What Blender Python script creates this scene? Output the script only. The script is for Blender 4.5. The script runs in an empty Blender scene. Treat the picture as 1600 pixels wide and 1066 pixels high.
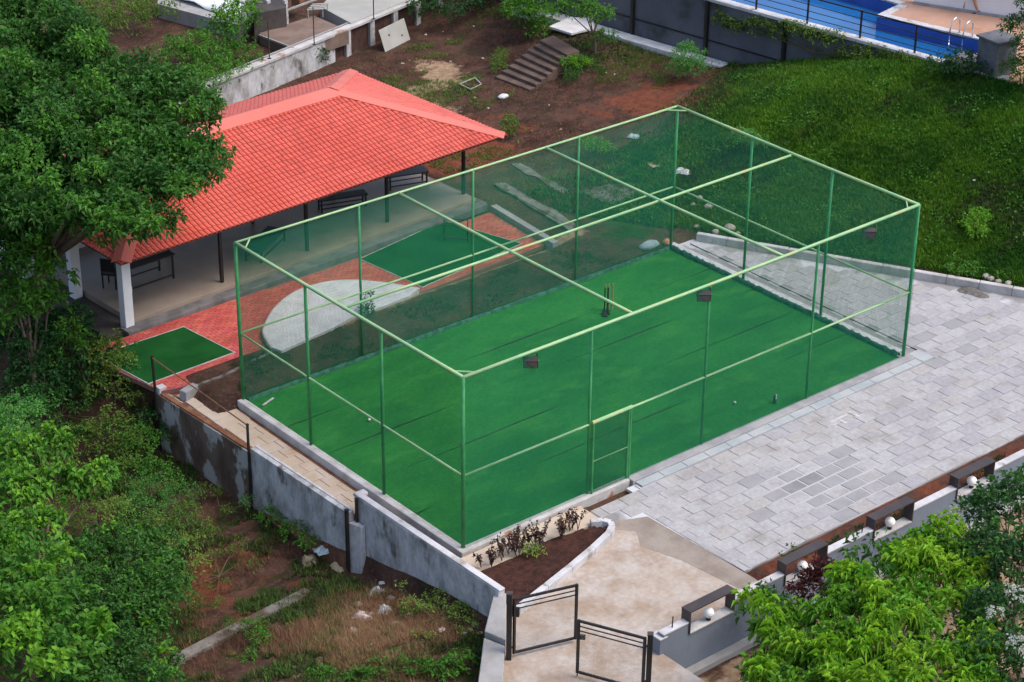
import bpy, bmesh, math, random
import numpy as np
from mathutils import Vector, Matrix, noise as mnoise

# ------------------------------------------------------------------ camera, sky, sun, exposure
scene = bpy.context.scene
R = math.radians
CAM = np.array([-25.3554, -31.7133, 26.0782]); YAW, PITCH, ROLL, FPX = 0.87084965, -0.47534286, 0.01133006, 3368.397
FW = np.array([math.cos(PITCH)*math.cos(YAW), math.cos(PITCH)*math.sin(YAW), math.sin(PITCH)])
_r = np.cross(FW, [0, 0, 1]); _r /= np.linalg.norm(_r); _u = np.cross(_r, FW)
RT = _r*math.cos(ROLL) + _u*math.sin(ROLL); UP = -_r*math.sin(ROLL) + _u*math.cos(ROLL)
cd = bpy.data.cameras.new('Camera'); cam = bpy.data.objects.new('Camera', cd)
scene.collection.objects.link(cam); scene.camera = cam
cd.sensor_width = 36; cd.sensor_fit = 'HORIZONTAL'; cd.lens = 36*FPX/1600; cd.clip_start = 0.5; cd.clip_end = 3000
cam.matrix_world = Matrix(((RT[0], UP[0], -FW[0], CAM[0]), (RT[1], UP[1], -FW[1], CAM[1]), (RT[2], UP[2], -FW[2], CAM[2]), (0, 0, 0, 1)))
SUN_EL, SUN_AZ = 58, -52          # azimuth measured from +x towards +y
world = bpy.data.worlds.new('World'); scene.world = world; world.use_nodes = True
wn = world.node_tree; wn.nodes.clear()
sky = wn.nodes.new('ShaderNodeTexSky'); sky.sky_type = 'NISHITA'; sky.sun_disc = False
sky.sun_elevation = R(SUN_EL); sky.sun_rotation = R(90 - SUN_AZ); sky.dust_density = 4.0; sky.air_density = 1.0; sky.ozone_density = 0.6
bg = wn.nodes.new('ShaderNodeBackground'); bg.inputs[1].default_value = 0.15
wo = wn.nodes.new('ShaderNodeOutputWorld'); wn.links.new(sky.outputs[0], bg.inputs[0]); wn.links.new(bg.outputs[0], wo.inputs[0])
sl = bpy.data.lights.new('Sun', 'SUN'); sl.energy = 1.0; sl.angle = R(28); sl.color = (1, 0.95, 0.88)
so = bpy.data.objects.new('Sun', sl); scene.collection.objects.link(so)
sd = Vector((math.cos(R(SUN_EL))*math.cos(R(SUN_AZ)), math.cos(R(SUN_EL))*math.sin(R(SUN_AZ)), math.sin(R(SUN_EL))))
so.rotation_euler = sd.to_track_quat('Z', 'Y').to_euler(); so.location = sd*60
scene.view_settings.view_transform = 'Standard'; scene.view_settings.look = 'None'; scene.view_settings.gamma = 1
scene.view_settings.exposure = 0.72
scene.render.engine = 'CYCLES'
try:
    scene.cycles.transparent_max_bounces = 16; scene.cycles.max_bounces = 6
except Exception: pass

rng = np.random.default_rng(7); random.seed(7)

# ------------------------------------------------------------------ pixel -> place
def g(px, py, z=0.0):
    d = FW + RT*(px-800)/FPX - UP*(py-533)/FPX
    t = (z-CAM[2])/d[2]; q = CAM + d*t
    return Vector((q[0], q[1], z))

def sstep(a, b, x):
    t = np.clip((np.asarray(x, float)-a)/(b-a), 0, 1); return t*t*(3-2*t)

# terrain heights (metres; 0 = top of the cage kerb)
KA = np.array([16.07, 8.26]); KB = np.array([20.25, 0.39]); _kd = (KB-KA)/np.linalg.norm(KB-KA); KN = np.array([-_kd[1], _kd[0]])
WA = np.array([25.02, 17.71]); _wd = np.array([1.23, -8.63]); _wd /= np.linalg.norm(_wd); WN = np.array([-_wd[1], _wd[0]])
def poolline_x(y): return 25.02 + (17.71-y)*1.23/8.63
def hnoise(x, y):
    return (np.sin(x*.9+y*.37+1.3)*np.cos(y*1.1-x*.23) + .5*np.sin(x*2.3-y*1.7+.4)*np.cos(y*2.7+.8*x) + .3*np.sin(x*5.1+y*4.3)*np.cos(x*3.7-y*5.9+2))*.5
def hterrain(x, y):
    x = np.asarray(x, float); y = np.asarray(y, float)
    z = np.full(np.broadcast(x, y).shape, -0.25)
    n = hnoise(x, y)
    # soil bank between the cage and the red paving
    bank = sstep(8.7, 9.1, y)*(1-sstep(10.6, 11.3, y))*sstep(-.9, -.3, x)*(1-sstep(12.5, 15.5, x))
    z = z + bank*(.30 + .05*n)
    # field behind: rises slowly to the retaining wall
    fld = np.maximum(sstep(12.0, 12.8, x)*sstep(8.7, 9.4, y), sstep(20.6, 21.6, y)*sstep(-2, 2, x))
    zf = -.02 + .75*sstep(14, 24, x)*(1-.85*sstep(21.5, 25, y)*(1-sstep(20.5, 23.5, x))) + .05*n
    z = z*(1-fld) + zf*fld
    mound = sstep(20.2, 21.0, x)*(1-sstep(23.0, 24.4, x))*sstep(18.8, 20.4, y)*(1-sstep(22.6, 24.0, y))
    z = z + .32*mound
    # grass bank up to the pool
    d = (x-KA[0])*KN[0] + (y-KA[1])*KN[1]
    D = -((x-WA[0])*WN[0] + (y-WA[1])*WN[1])
    wz = .85 + 2.15*(1-sstep(8.5, 18.5, y))
    t = np.clip(d/np.maximum(d+np.maximum(D, 0), .3), 0, 1)
    hb = -.02 + wz*(t*.55+.45*t*t*(3-2*t)) + .07*n*sstep(0, 2, d)
    bk = sstep(.0, .25, d)*(1-sstep(9, 13, y)*(1-sstep(15.5, 18.5, x)))*(1-sstep(17.2, 20.2, y))
    z = np.where(d > 0, z*(1-bk) + hb*bk, z)
    # behind the retaining wall (pool podium stands on it)
    bh = sstep(.1, .4, -D); z = z*(1-bh) + .9*bh
    # terrace behind the back wall
    yb = 26.03+.2593*(x-10.68)
    tb = sstep(.15, .35, y-yb)*(1-sstep(23, 24, x)); z = z*(1-tb) + .62*tb
    # scrub below the boundary wall
    zs = -1.75 + 1.0*(1-sstep(-2.2, 4.6, y)) + .12*n + .25*sstep(-4, -9, x)
    xl = np.where(y < 10.9, np.where(y < 2.82, -.72, -1.05), -1.05 - .5*sstep(10.9, 14, y))
    wid = np.where(y < 10.9, .15, .15+2.6*sstep(10.9, 13, y))
    xl = np.where(y < -2.1, -.80+(y+2.1)*.93, xl)
    s = np.where(y < 10.9, sstep(0, 1, (xl-x)/wid), sstep(0, 1, (xl-x)/wid))
    z = z*(1-s) + zs*s
    # outside the grey wall
    o = sstep(-5.46, -5.54, y)*sstep(.72, .80, x); z = z*(1-o) + (-.95+.06*n)*o
    # soil strip inside the grey wall
    st = sstep(-4.5, -4.62, y)*(1-sstep(-5.44, -5.5, y))*sstep(4.2, 4.5, x)
    z = z + st*(.17+.04*n)
    return z
def H(x, y): return float(hterrain(np.array([x]), np.array([y]))[0])
def gt(px, py, dz=0.0):
    d = FW + RT*(px-800)/FPX - UP*(py-533)/FPX
    t = np.linspace((4.5-CAM[2])/d[2], (-2.5-CAM[2])/d[2], 900); Q = CAM[None, :]+d[None, :]*t[:, None]; hz = hterrain(Q[:, 0], Q[:, 1])
    k = int(np.argmax(Q[:, 2] <= hz+dz)); return Vector((Q[k, 0], Q[k, 1], hz[k]))

# ------------------------------------------------------------------ materials
def mat(name, c1, c2=None, scale=3.0, rough=.8, bump=0.0, bscale=30.0, spec=.3, island=0.0, fine=0.0, fscale=40.0,
        c3=None, s3=.6, t3=(.5, .65), metallic=0.0, detail=6.0, stretch=None, hue=0.0, contrast=(.35, .65)):
    m = bpy.data.materials.new(name); m.use_nodes = True; nt = m.node_tree; N = nt.nodes; Lk = nt.links
    b = N['Principled BSDF']; b.inputs['Roughness'].default_value = rough; b.inputs['Metallic'].default_value = metallic
    b.inputs['Specular IOR Level'].default_value = spec
    co = N.new('ShaderNodeNewGeometry').outputs['Position']
    if stretch:
        mp = N.new('ShaderNodeMapping'); mp.inputs['Scale'].default_value = stretch; Lk.new(co, mp.inputs[0]); co = mp.outputs[0]
    def noise(s, d=detail, r=.6):
        n = N.new('ShaderNodeTexNoise'); n.inputs['Scale'].default_value = s; n.inputs['Detail'].default_value = d
        n.inputs['Roughness'].default_value = r; Lk.new(co, n.inputs['Vector']); return n.outputs[0]
    def ramp(f, a, c):
        r = N.new('ShaderNodeMapRange'); r.inputs[1].default_value = a; r.inputs[2].default_value = c; r.interpolation_type = 'SMOOTHSTEP'
        Lk.new(f, r.inputs[0]); return r.outputs[0]
    def mix(f, a, c, mode='MIX'):
        x = N.new('ShaderNodeMix'); x.data_type = 'RGBA'; x.blend_type = mode
        if isinstance(f, float): x.inputs[0].default_value = f
        else: Lk.new(f, x.inputs[0])
        for i, v in ((6, a), (7, c)):
            if isinstance(v, tuple): x.inputs[i].default_value = (*v, 1)
            else: Lk.new(v, x.inputs[i])
        return x.outputs[2]
    col = tuple(c1)
    if c2: col = mix(ramp(noise(scale), *contrast), tuple(c1), tuple(c2))
    if c3: col = mix(ramp(noise(s3, 5), *t3), col, tuple(c3))
    if fine or island or hue:
        h = N.new('ShaderNodeHueSaturation')
        if isinstance(col, tuple): h.inputs['Color'].default_value = (*col, 1)
        else: Lk.new(col, h.inputs['Color'])
        val = None
        if island or hue:
            gm = N.new('ShaderNodeNewGeometry'); rnd = gm.outputs['Random Per Island']
            r = N.new('ShaderNodeMapRange'); r.inputs[3].default_value = 1-island; r.inputs[4].default_value = 1+island; Lk.new(rnd, r.inputs[0]); val = r.outputs[0]
            if hue:
                wn_ = N.new('ShaderNodeTexWhiteNoise'); wn_.noise_dimensions = '1D'; Lk.new(rnd, wn_.inputs['W'])
                r2 = N.new('ShaderNodeMapRange'); r2.inputs[3].default_value = .5-hue; r2.inputs[4].default_value = .5+hue; Lk.new(wn_.outputs[0], r2.inputs[0]); Lk.new(r2.outputs[0], h.inputs['Hue'])
        if fine:
            r = N.new('ShaderNodeMapRange'); r.inputs[1].default_value = .25; r.inputs[2].default_value = .75
            r.inputs[3].default_value = 1-fine; r.inputs[4].default_value = 1+fine; Lk.new(noise(fscale, 4), r.inputs[0])
            if val is None: val = r.outputs[0]
            else:
                mm = N.new('ShaderNodeMath'); mm.operation = 'MULTIPLY'; Lk.new(val, mm.inputs[0]); Lk.new(r.outputs[0], mm.inputs[1]); val = mm.outputs[0]
        Lk.new(val, h.inputs['Value']); col = h.outputs[0]
    if isinstance(col, tuple): b.inputs['Base Color'].default_value = (*col, 1)
    else: Lk.new(col, b.inputs['Base Color'])
    if bump:
        bp = N.new('ShaderNodeBump'); bp.inputs['Strength'].default_value = bump; bp.inputs['Distance'].default_value = .02
        Lk.new(noise(bscale, 5), bp.inputs['Height']); Lk.new(bp.outputs[0], b.inputs['Normal'])
    return m

def leafmat(name, c1, c2, scale=1.2, island=.34, trans=.42, rough=.5, hue=.012):
    m = mat(name, c1, c2, scale=scale, rough=rough, spec=.25, island=island, hue=hue, detail=3)
    nt = m.node_tree; b = nt.nodes['Principled BSDF']; out = nt.nodes['Material Output']
    tr = nt.nodes.new('ShaderNodeBsdfTranslucent'); ms = nt.nodes.new('ShaderNodeMixShader'); ms.inputs[0].default_value = trans
    src = b.inputs['Base Color'].links[0].from_socket; nt.links.new(src, tr.inputs[0])
    nt.links.new(b.outputs[0], ms.inputs[1]); nt.links.new(tr.outputs[0], ms.inputs[2]); nt.links.new(ms.outputs[0], out.inputs[0])
    return m

M = {}
M['turf'] = mat('turf_green', (.013, .118, .027), (.022, .160, .032), scale=.5, stretch=(.6, 1.2, 1), c3=(.034, .182, .036), s3=1.1, t3=(.5, .72), rough=.9, bump=.7, bscale=60, spec=.1, fine=.24, fscale=14, island=.07)
M['mat'] = mat('mat_green', (.008, .062, .014), (.012, .085, .02), scale=1.0, rough=.95, bump=.4, bscale=150, spec=.05, fine=.15, fscale=70)
M['post_green'] = mat('post_green', (.025, .20, .065), (.05, .28, .09), scale=2.5, rough=.5, spec=.4, fine=.1)
M['rail_pale'] = mat('rail_pale', (.34, .50, .25), (.22, .44, .22), scale=1.6, rough=.45, spec=.4, c3=(.42, .38, .17), s3=2.2, t3=(.58, .66))
M['net'] = mat('net_green', (.004, .14, .085), (.006, .17, .095), scale=.6, rough=.7, spec=.2)
M['net_door'] = mat('net_door_green', (.01, .11, .05), rough=.7, spec=.2)
M['kerb'] = mat('kerb_concrete', (.50, .49, .49), (.36, .35, .34), scale=2.2, rough=.85, bump=.4, bscale=25, fine=.12, c3=(.30, .15, .08), s3=1.3, t3=(.60, .72))
M['kerb_grey'] = mat('kerb_grey', (.24, .24, .26), (.32, .32, .33), scale=2.2, rough=.85, bump=.35, bscale=25, fine=.12)
M['kerb_white'] = mat('kerb_white', (.55, .55, .58), (.42, .42, .44), scale=2.0, rough=.8, bump=.3, fine=.08, c3=(.28, .25, .22), s3=1.9, t3=(.55, .68))
M['paver'] = mat('paver_grey', (.335, .33, .345), (.385, .38, .395), scale=1.1, rough=.82, bump=.5, bscale=40, fine=.16, fscale=9, c3=(.265, .25, .235), s3=1.0, t3=(.52, .78))
M['paver_b'] = mat('paver_greyer', (.305, .30, .32), (.35, .345, .37), scale=1.1, rough=.82, bump=.5, bscale=40, fine=.16, fscale=9, c3=(.265, .25, .235), s3=1.0, t3=(.52, .78))
M['paver_c'] = mat('paver_warm', (.33, .32, .32), (.36, .35, .35), scale=1.1, rough=.82, bump=.5, bscale=40, fine=.16, fscale=9, c3=(.265, .25, .235), s3=1.0, t3=(.52, .78))
M['paver_d'] = mat('paver_dark', (.20, .20, .21), (.25, .25, .26), scale=2.1, rough=.82, bump=.45, bscale=60, fine=.15, fscale=30)
M['paver_e'] = mat('paver_mid', (.265, .265, .28), (.30, .30, .315), scale=2.1, rough=.82, bump=.45, bscale=60, fine=.12, fscale=30)
M['mortar'] = mat('mortar', (.22, .215, .22), (.27, .265, .27), scale=1.0, rough=.9, c3=(.52, .52, .56), s3=.30, t3=(.52, .60))
M['drain'] = mat('drain_slab', (.30, .34, .365), (.38, .40, .42), scale=1.5, rough=.7, bump=.2, fine=.08)
M['path'] = mat('path_paver', (.46, .36, .27), (.52, .43, .35), scale=1.4, rough=.85, bump=.4, bscale=50, fine=.10, c3=(.42, .24, .12), s3=1.1, t3=(.60, .75))
M['red_mud'] = mat('red_mud', (.16, .062, .032), (.24, .11, .06), scale=3.0, rough=.95, bump=.6)
M['redbrick'] = mat('red_brick', (.38, .062, .052), (.46, .10, .085), scale=.9, rough=.8, bump=.3, bscale=60, island=.16, hue=.012, c3=(.42, .17, .15), s3=.8, t3=(.58, .72))
M['redmortar'] = mat('red_brick_joint', (.20, .10, .085), rough=.95)
M['apron'] = mat('apron_concrete', (.40, .345, .30), (.31, .235, .18), scale=1.3, rough=.88, bump=.5, bscale=12, fine=.16, fscale=8, c3=(.42, .375, .345), s3=.9, t3=(.46, .64))
M['apron_edge'] = mat('apron_edge', (.22, .18, .155), (.30, .26, .23), scale=1.5, rough=.9, bump=.4, fine=.12)
M['plaster'] = mat('stained_plaster', (.50, .50, .525), (.29, .285, .285), scale=1.9, rough=.9, bump=.6, bscale=18, fine=.22, fscale=9, c3=(.10, .092, .08), s3=1.7, t3=(.53, .68), stretch=(1.2, 1.2, .62))
M['plaster_mud'] = mat('mud_stained_plaster', (.16, .115, .09), (.085, .055, .042), scale=1.6, rough=.92, bump=.5, bscale=18, fine=.12, c3=(.36, .35, .35), s3=1.2, t3=(.54, .60), stretch=(1, 1, .6))
M['concrete'] = mat('concrete', (.33, .33, .335), (.27, .265, .26), scale=1.8, rough=.88, bump=.4, bscale=30, fine=.12)
M['wall_blue'] = mat('blue_grey_wall', (.155, .185, .235), (.18, .21, .26), scale=.9, rough=.75, bump=.15, fine=.05, c3=(.12, .145, .19), s3=1.2, t3=(.55, .75))
M['wall_dark'] = mat('slate_wall', (.10, .105, .13), (.125, .13, .155), scale=.7, rough=.85, bump=.2, fine=.08, c3=(.05, .055, .05), s3=.5, t3=(.52, .7))
M['white'] = mat('white_paint', (.72, .74, .78), (.66, .68, .72), scale=1.2, rough=.6, fine=.04, bump=.1)
M['white_dirty'] = mat('dirty_white', (.64, .65, .67), (.52, .51, .51), scale=2.2, rough=.8, fine=.1, bump=.3)
M['roof'] = mat('roof_tile_red', (.54, .095, .066), (.58, .118, .084), scale=.5, rough=.40, spec=.5, island=.10, c3=(.49, .085, .06), s3=.7, t3=(.5, .8), fine=.05, fscale=9)
M['roof_cap'] = mat('roof_cap_red', (.55, .125, .092), (.59, .142, .108), scale=.5, rough=.45, spec=.7, fine=.04, fscale=6)
M['roof_under'] = mat('roof_deck', (.12, .05, .04), rough=.9)
M['pav_floor'] = mat('pavilion_floor', (.26, .205, .165), (.30, .245, .20), scale=.8, rough=.45, spec=.4, fine=.06, c3=(.19, .15, .12), s3=.5, t3=(.5, .7))
M['pav_step'] = mat('pavilion_step', (.10, .095, .10), (.17, .165, .17), scale=2.0, rough=.8, bump=.4, fine=.15)
M['dark_slab'] = mat('dark_slab', (.045, .04, .04), (.07, .06, .055), scale=2.0, rough=.8, bump=.3, fine=.15)
M['black'] = mat('black_paint', (.012, .011, .012), (.022, .02, .02), scale=4, rough=.45, spec=.4)
M['dark_brown'] = mat('dark_brown_metal', (.045, .036, .038), (.06, .048, .05), scale=2.5, rough=.5, spec=.4, fine=.1)
M['rust'] = mat('rusty_pipe', (.20, .10, .055), (.13, .07, .045), scale=6, rough=.8, bump=.3)
M['globe'] = mat('white_globe', (.86, .86, .86), rough=.25, spec=.5)
M['lens'] = mat('lamp_glass', (.03, .03, .035), rough=.15, spec=.6)
M['wood'] = mat('stump_wood', (.42, .27, .12), (.34, .21, .09), scale=8, rough=.6)
M['bark'] = mat('bark', (.10, .075, .055), (.16, .12, .09), scale=7, rough=.95, bump=.8, bscale=20)
M['stem'] = mat('stem_green', (.10, .11, .045), (.13, .10, .05), scale=6, rough=.9)
M['twig'] = mat('dry_twig', (.06, .035, .03), (.10, .06, .045), scale=6, rough=.95)
M['water'] = mat('pool_water', (.012, .10, .30), (.015, .13, .36), scale=.5, rough=.06, spec=.5)
M['water_deep'] = mat('pool_tile_blue', (.03, .08, .34), (.035, .10, .40), scale=2.0, rough=.35, spec=.5)
M['water_light'] = mat('pool_gutter_blue', (.02, .20, .46), (.02, .24, .52), scale=.8, rough=.1, spec=.5)
M['deck'] = mat('deck_tile', (.42, .24, .165), (.48, .29, .21), scale=1.0, rough=.7, fine=.07, c3=(.36, .17, .09), s3=.7, t3=(.58, .68))
M['chrome'] = mat('steel', (.7, .7, .7), rough=.2, metallic=1.0)
M['slate_pillar'] = mat('pillar_cladding', (.10, .105, .125), (.14, .145, .165), scale=3.0, rough=.8, bump=.4, fine=.15)
M['stone'] = mat('stone', (.34, .31, .27), (.25, .22, .19), scale=4, rough=.9, bump=.5)
M['skin'] = mat('skin', (.42, .22, .14), rough=.55)
M['shoe'] = mat('shoe_black', (.015, .014, .014), rough=.5)
M['cloth_dark'] = mat('dark_cloth', (.03, .035, .06), (.04, .045, .07), scale=20, rough=.9)
M['cloth_grey'] = mat('grey_cloth', (.35, .36, .38), (.30, .31, .33), scale=20, rough=.9)
M['litter_w'] = mat('white_plastic', (.62, .64, .66), (.52, .54, .55), scale=6, rough=.5)
M['litter_p'] = mat('pinkish_plastic', (.55, .47, .46), (.50, .42, .40), scale=6, rough=.5)
M['litter_b'] = mat('bluish_plastic', (.30, .46, .50), (.50, .56, .58), scale=6, rough=.5)
M['litter_o'] = mat('orange_sack', (.55, .25, .15), (.45, .20, .12), scale=6, rough=.7)
M['litter_t'] = mat('tan_scrap', (.42, .34, .22), (.35, .29, .19), scale=6, rough=.8)
M['soil_red'] = mat('planter_soil', (.026, .010, .007), (.062, .022, .015), scale=7.0, rough=.95, bump=1.0, bscale=22, fine=.45, fscale=26)
M['step_brown'] = mat('step_stone', (.13, .088, .072), (.085, .058, .048), scale=2.4, rough=.9, bump=.5, fine=.15)
M['tarp'] = mat('white_tarp', (.66, .68, .74), (.56, .58, .64), scale=1.2, rough=.7, bump=.5, bscale=4)
M['terr_floor'] = mat('terrace_floor', (.15, .105, .085), (.20, .145, .12), scale=1.6, rough=.9, fine=.15)
M['slab_grey'] = mat('roof_slab_grey', (.36, .36, .34), (.31, .31, .29), scale=1.2, rough=.9, fine=.08)
L_ = {}
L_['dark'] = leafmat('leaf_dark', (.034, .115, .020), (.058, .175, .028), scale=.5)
L_['mid'] = leafmat('leaf_mid', (.055, .18, .02), (.09, .25, .028), scale=.6)
L_['bright'] = leafmat('leaf_bright', (.10, .28, .018), (.15, .35, .025), scale=.7)
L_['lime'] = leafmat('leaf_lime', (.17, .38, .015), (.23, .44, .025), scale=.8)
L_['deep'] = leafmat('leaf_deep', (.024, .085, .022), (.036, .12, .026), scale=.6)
L_['olive'] = leafmat('leaf_olive', (.09, .17, .026), (.135, .225, .035), scale=.8)
L_['pale'] = leafmat('leaf_pale', (.19, .32, .055), (.24, .35, .075), scale=.8)
L_['fresh'] = leafmat('leaf_fresh', (.075, .26, .05), (.115, .32, .065), scale=.8)
L_['maroon'] = leafmat('leaf_maroon', (.05, .012, .014), (.08, .02, .018), scale=1.0)
L_['dead'] = leafmat('leaf_dead', (.035, .018, .016), (.06, .03, .024), scale=1.5, trans=.1)
L_['flower'] = leafmat('petal_white', (.55, .58, .52), (.48, .52, .46), scale=1.0, island=.1)
L_['straw'] = leafmat('straw', (.32, .20, .11), (.23, .125, .065), scale=.6, island=.35, trans=.2)
L_['straw2'] = leafmat('reddish_straw', (.16, .075, .04), (.11, .05, .03), scale=.6, island=.35, trans=.2)
L_['grass'] = leafmat('grass_blade', (.024, .105, .008), (.085, .21, .010), scale=.45, island=.4, trans=.25, rough=.7)
L_['grass_y'] = leafmat('grass_blade_yellow', (.13, .25, .014), (.08, .19, .014), scale=.5, island=.4, trans=.25, rough=.7)
L_['grass_dk'] = leafmat('grass_blade_dark', (.03, .07, .015), (.045, .06, .02), scale=.5, island=.4, trans=.2, rough=.7)

M['concrete_old'] = mat('old_concrete', (.20, .19, .175), (.13, .12, .11), scale=3.0, rough=.92, bump=.6, bscale=16, fine=.2, fscale=12, c3=(.075, .055, .04), s3=1.6, t3=(.48, .6))
M['skirt'] = mat('net_skirt', (.010, .055, .035), (.03, .12, .085), scale=6, rough=.8, bump=.8, bscale=12, fine=.2)
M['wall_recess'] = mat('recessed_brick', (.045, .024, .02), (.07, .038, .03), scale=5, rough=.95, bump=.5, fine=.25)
M['wire'] = mat('galvanised_wire', (.45, .44, .42), rough=.5, metallic=.3)
# ------------------------------------------------------------------ object helpers
COL = scene.collection
BASE = {}
def tag(o, label=None, cat=None, group=None, kind=None):
    if label: o['label'] = label
    if cat: o['category'] = cat
    if group: o['group'] = group
    if kind: o['kind'] = kind
    return o
def empty(name, loc, label, cat, group=None):
    o = bpy.data.objects.new(name, None); COL.objects.link(o); o.location = loc; o.empty_display_size = .2
    BASE[o] = Vector(loc); return tag(o, label, cat, group)
def link(name, me, parent=None, base=None):
    o = bpy.data.objects.new(name, me); COL.objects.link(o)
    if parent is not None: o.parent = parent; BASE[o] = BASE[parent]
    else: o.location = base or (0, 0, 0); BASE[o] = Vector(base or (0, 0, 0))
    return o
class MB:
    def __init__(s): s.v = []; s.f = []
    def add(s, vs, fs):
        k = len(s.v); s.v += [tuple(v) for v in vs]; s.f += [tuple(i+k for i in f) for f in fs]; return s
    def box(s, c, size, rz=0.0, mtx=None, ch=0.0):
        hx, hy, hz = size[0]/2, size[1]/2, size[2]/2
        m = mtx if mtx is not None else Matrix.Rotation(rz, 3, 'Z')
        c = Vector(c)
        if ch <= 0:
            vs = [c+m@Vector((x*hx, y*hy, z*hz)) for z in (-1, 1) for y in (-1, 1) for x in (-1, 1)]
            return s.add(vs, [(0, 2, 3, 1), (4, 5, 7, 6), (0, 1, 5, 4), (2, 6, 7, 3), (0, 4, 6, 2), (1, 3, 7, 5)])
        lo = [(-hx, -hy), (hx, -hy), (hx, hy), (-hx, hy)]
        vs = [c+m@Vector((x, y, -hz)) for x, y in lo] + [c+m@Vector((x, y, hz-ch)) for x, y in lo] + \
             [c+m@Vector((x-math.copysign(ch, x), y-math.copysign(ch, y), hz)) for x, y in lo]
        fs = [(3, 2, 1, 0), (8, 9, 10, 11)]
        for a in (0, 4):
            for i in range(4): j = (i+1) % 4; fs.append((a+i, a+j, a+4+j, a+4+i))
        return s.add(vs, fs)
    def beam(s, p, q, w, h, up=(0, 0, 1)):
        p, q = Vector(p), Vector(q); d = (q-p); l = d.length; d.normalize(); u = Vector(up)
        if abs(d.dot(u)) > .99: u = Vector((0, 1, 0))
        a = d.cross(u).normalized(); b = a.cross(d)
        m = Matrix((d, a, b)).transposed()
        return s.box((p+q)/2, (l, w, h), mtx=m)
    def tube(s, pts, rad, n=8, cap=True):
        pts = [Vector(p) for p in pts]; r = rad if isinstance(rad, (list, tuple)) else [rad]*len(pts)
        k = len(s.v); a = None
        for i, p in enumerate(pts):
            d = (pts[min(i+1, len(pts)-1)]-pts[max(i-1, 0)]).normalized()
            if a is None:
                a = d.cross(Vector((0, 0, 1)))
                if a.length < .05: a = d.cross(Vector((0, 1, 0)))
            else: a = a - d*a.dot(d)
            a.normalize(); b = d.cross(a)
            for j in range(n):
                t = 2*math.pi*j/n; s.v.append(tuple(p+(a*math.cos(t)+b*math.sin(t))*r[i]))
        for i in range(len(pts)-1):
            for j in range(n):
                j2 = (j+1) % n; s.f.append((k+i*n+j, k+i*n+j2, k+(i+1)*n+j2, k+(i+1)*n+j))
        if cap:
            s.f.append(tuple(k+j for j in reversed(range(n)))); e = k+(len(pts)-1)*n; s.f.append(tuple(e+j for j in range(n)))
        return s
    def prism(s, poly, z0, z1, ch=0.0):
        n = len(poly); zt = [z1]*n if not isinstance(z1, (list, tuple)) else z1
        vs = [(x, y, z0) for x, y in poly]+[(p[0], p[1], z) for p, z in zip(poly, zt)]
        fs = [tuple(reversed(range(n))), tuple(range(n, 2*n))]+[(i, (i+1) % n, n+(i+1) % n, n+i) for i in range(n)]
        return s.add(vs, fs)
    def sphere(s, c, r, nu=16, nv=10, sc=(1, 1, 1)):
        k = len(s.v)
        for i in range(nv+1):
            t = math.pi*i/nv
            for j in range(nu):
                p = 2*math.pi*j/nu; s.v.append((c[0]+r*sc[0]*math.sin(t)*math.cos(p), c[1]+r*sc[1]*math.sin(t)*math.sin(p), c[2]+r*sc[2]*math.cos(t)))
        for i in range(nv):
            for j in range(nu): j2 = (j+1) % nu; s.f.append((k+i*nu+j, k+(i+1)*nu+j, k+(i+1)*nu+j2, k+i*nu+j2))
        return s
    def mesh(s, name, m, base=(0, 0, 0), smooth=False):
        me = bpy.data.meshes.new(name); b = Vector(base)
        me.from_pydata([tuple(Vector(v)-b) for v in s.v], [], s.f); me.materials.append(m); me.validate(); me.update()
        if smooth: me.polygons.foreach_set('use_smooth', [True]*len(me.polygons))
        return me
    def build(s, name, m, parent=None, base=None, smooth=False, bevel=0.0):
        b = BASE[parent] if parent is not None else Vector(base or (0, 0, 0))
        o = link(name, s.mesh(name, m, b, smooth), parent, base)
        if bevel:
            md = o.modifiers.new('Bevel', 'BEVEL'); md.width = bevel; md.segments = 2; md.limit_method = 'ANGLE'
        return o
def npmesh(name, V, F, m, base=(0, 0, 0)):
    me = bpy.data.meshes.new(name); V = np.asarray(V, np.float32)-np.array(base, np.float32); F = np.asarray(F, np.int32)
    k = F.shape[1]; me.vertices.add(len(V)); me.vertices.foreach_set('co', V.ravel())
    me.loops.add(F.size); me.loops.foreach_set('vertex_index', F.ravel())
    me.polygons.add(len(F)); me.polygons.foreach_set('loop_start', np.arange(0, F.size, k, dtype=np.int32))
    me.polygons.foreach_set('loop_total', np.full(len(F), k, np.int32)); me.update(); me.materials.append(m); return me

# ------------------------------------------------------------------ foliage
def unit(a): return a/np.maximum(np.linalg.norm(a, axis=-1, keepdims=True), 1e-6)
def leafgeo(P, Dv, L, Wd, fold=.25, droop=.2):
    """folded diamond leaves: base P, direction Dv (n,3), lengths L, widths Wd"""
    n = len(P); Dv = unit(Dv); up = np.tile([0., 0., 1.], (n, 1)) + rng.normal(0, .35, (n, 3))
    S = unit(np.cross(Dv, up)); Nn = np.cross(S, Dv)
    mid = P + Dv*(L*.45)[:, None]; tip = P + Dv*L[:, None] - np.array([0, 0, 1.])*(L*droop)[:, None]
    a = mid + S*(Wd*.5)[:, None] + Nn*(Wd*fold)[:, None]; b = mid - S*(Wd*.5)[:, None] + Nn*(Wd*fold)[:, None]
    V = np.stack([P, a, tip, b], 1).reshape(-1, 3); i = np.arange(n)*4
    F = np.stack([np.stack([i, i+1, i+2], 1), np.stack([i, i+2, i+3], 1)], 1).reshape(-1, 3)
    return V, F
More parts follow.
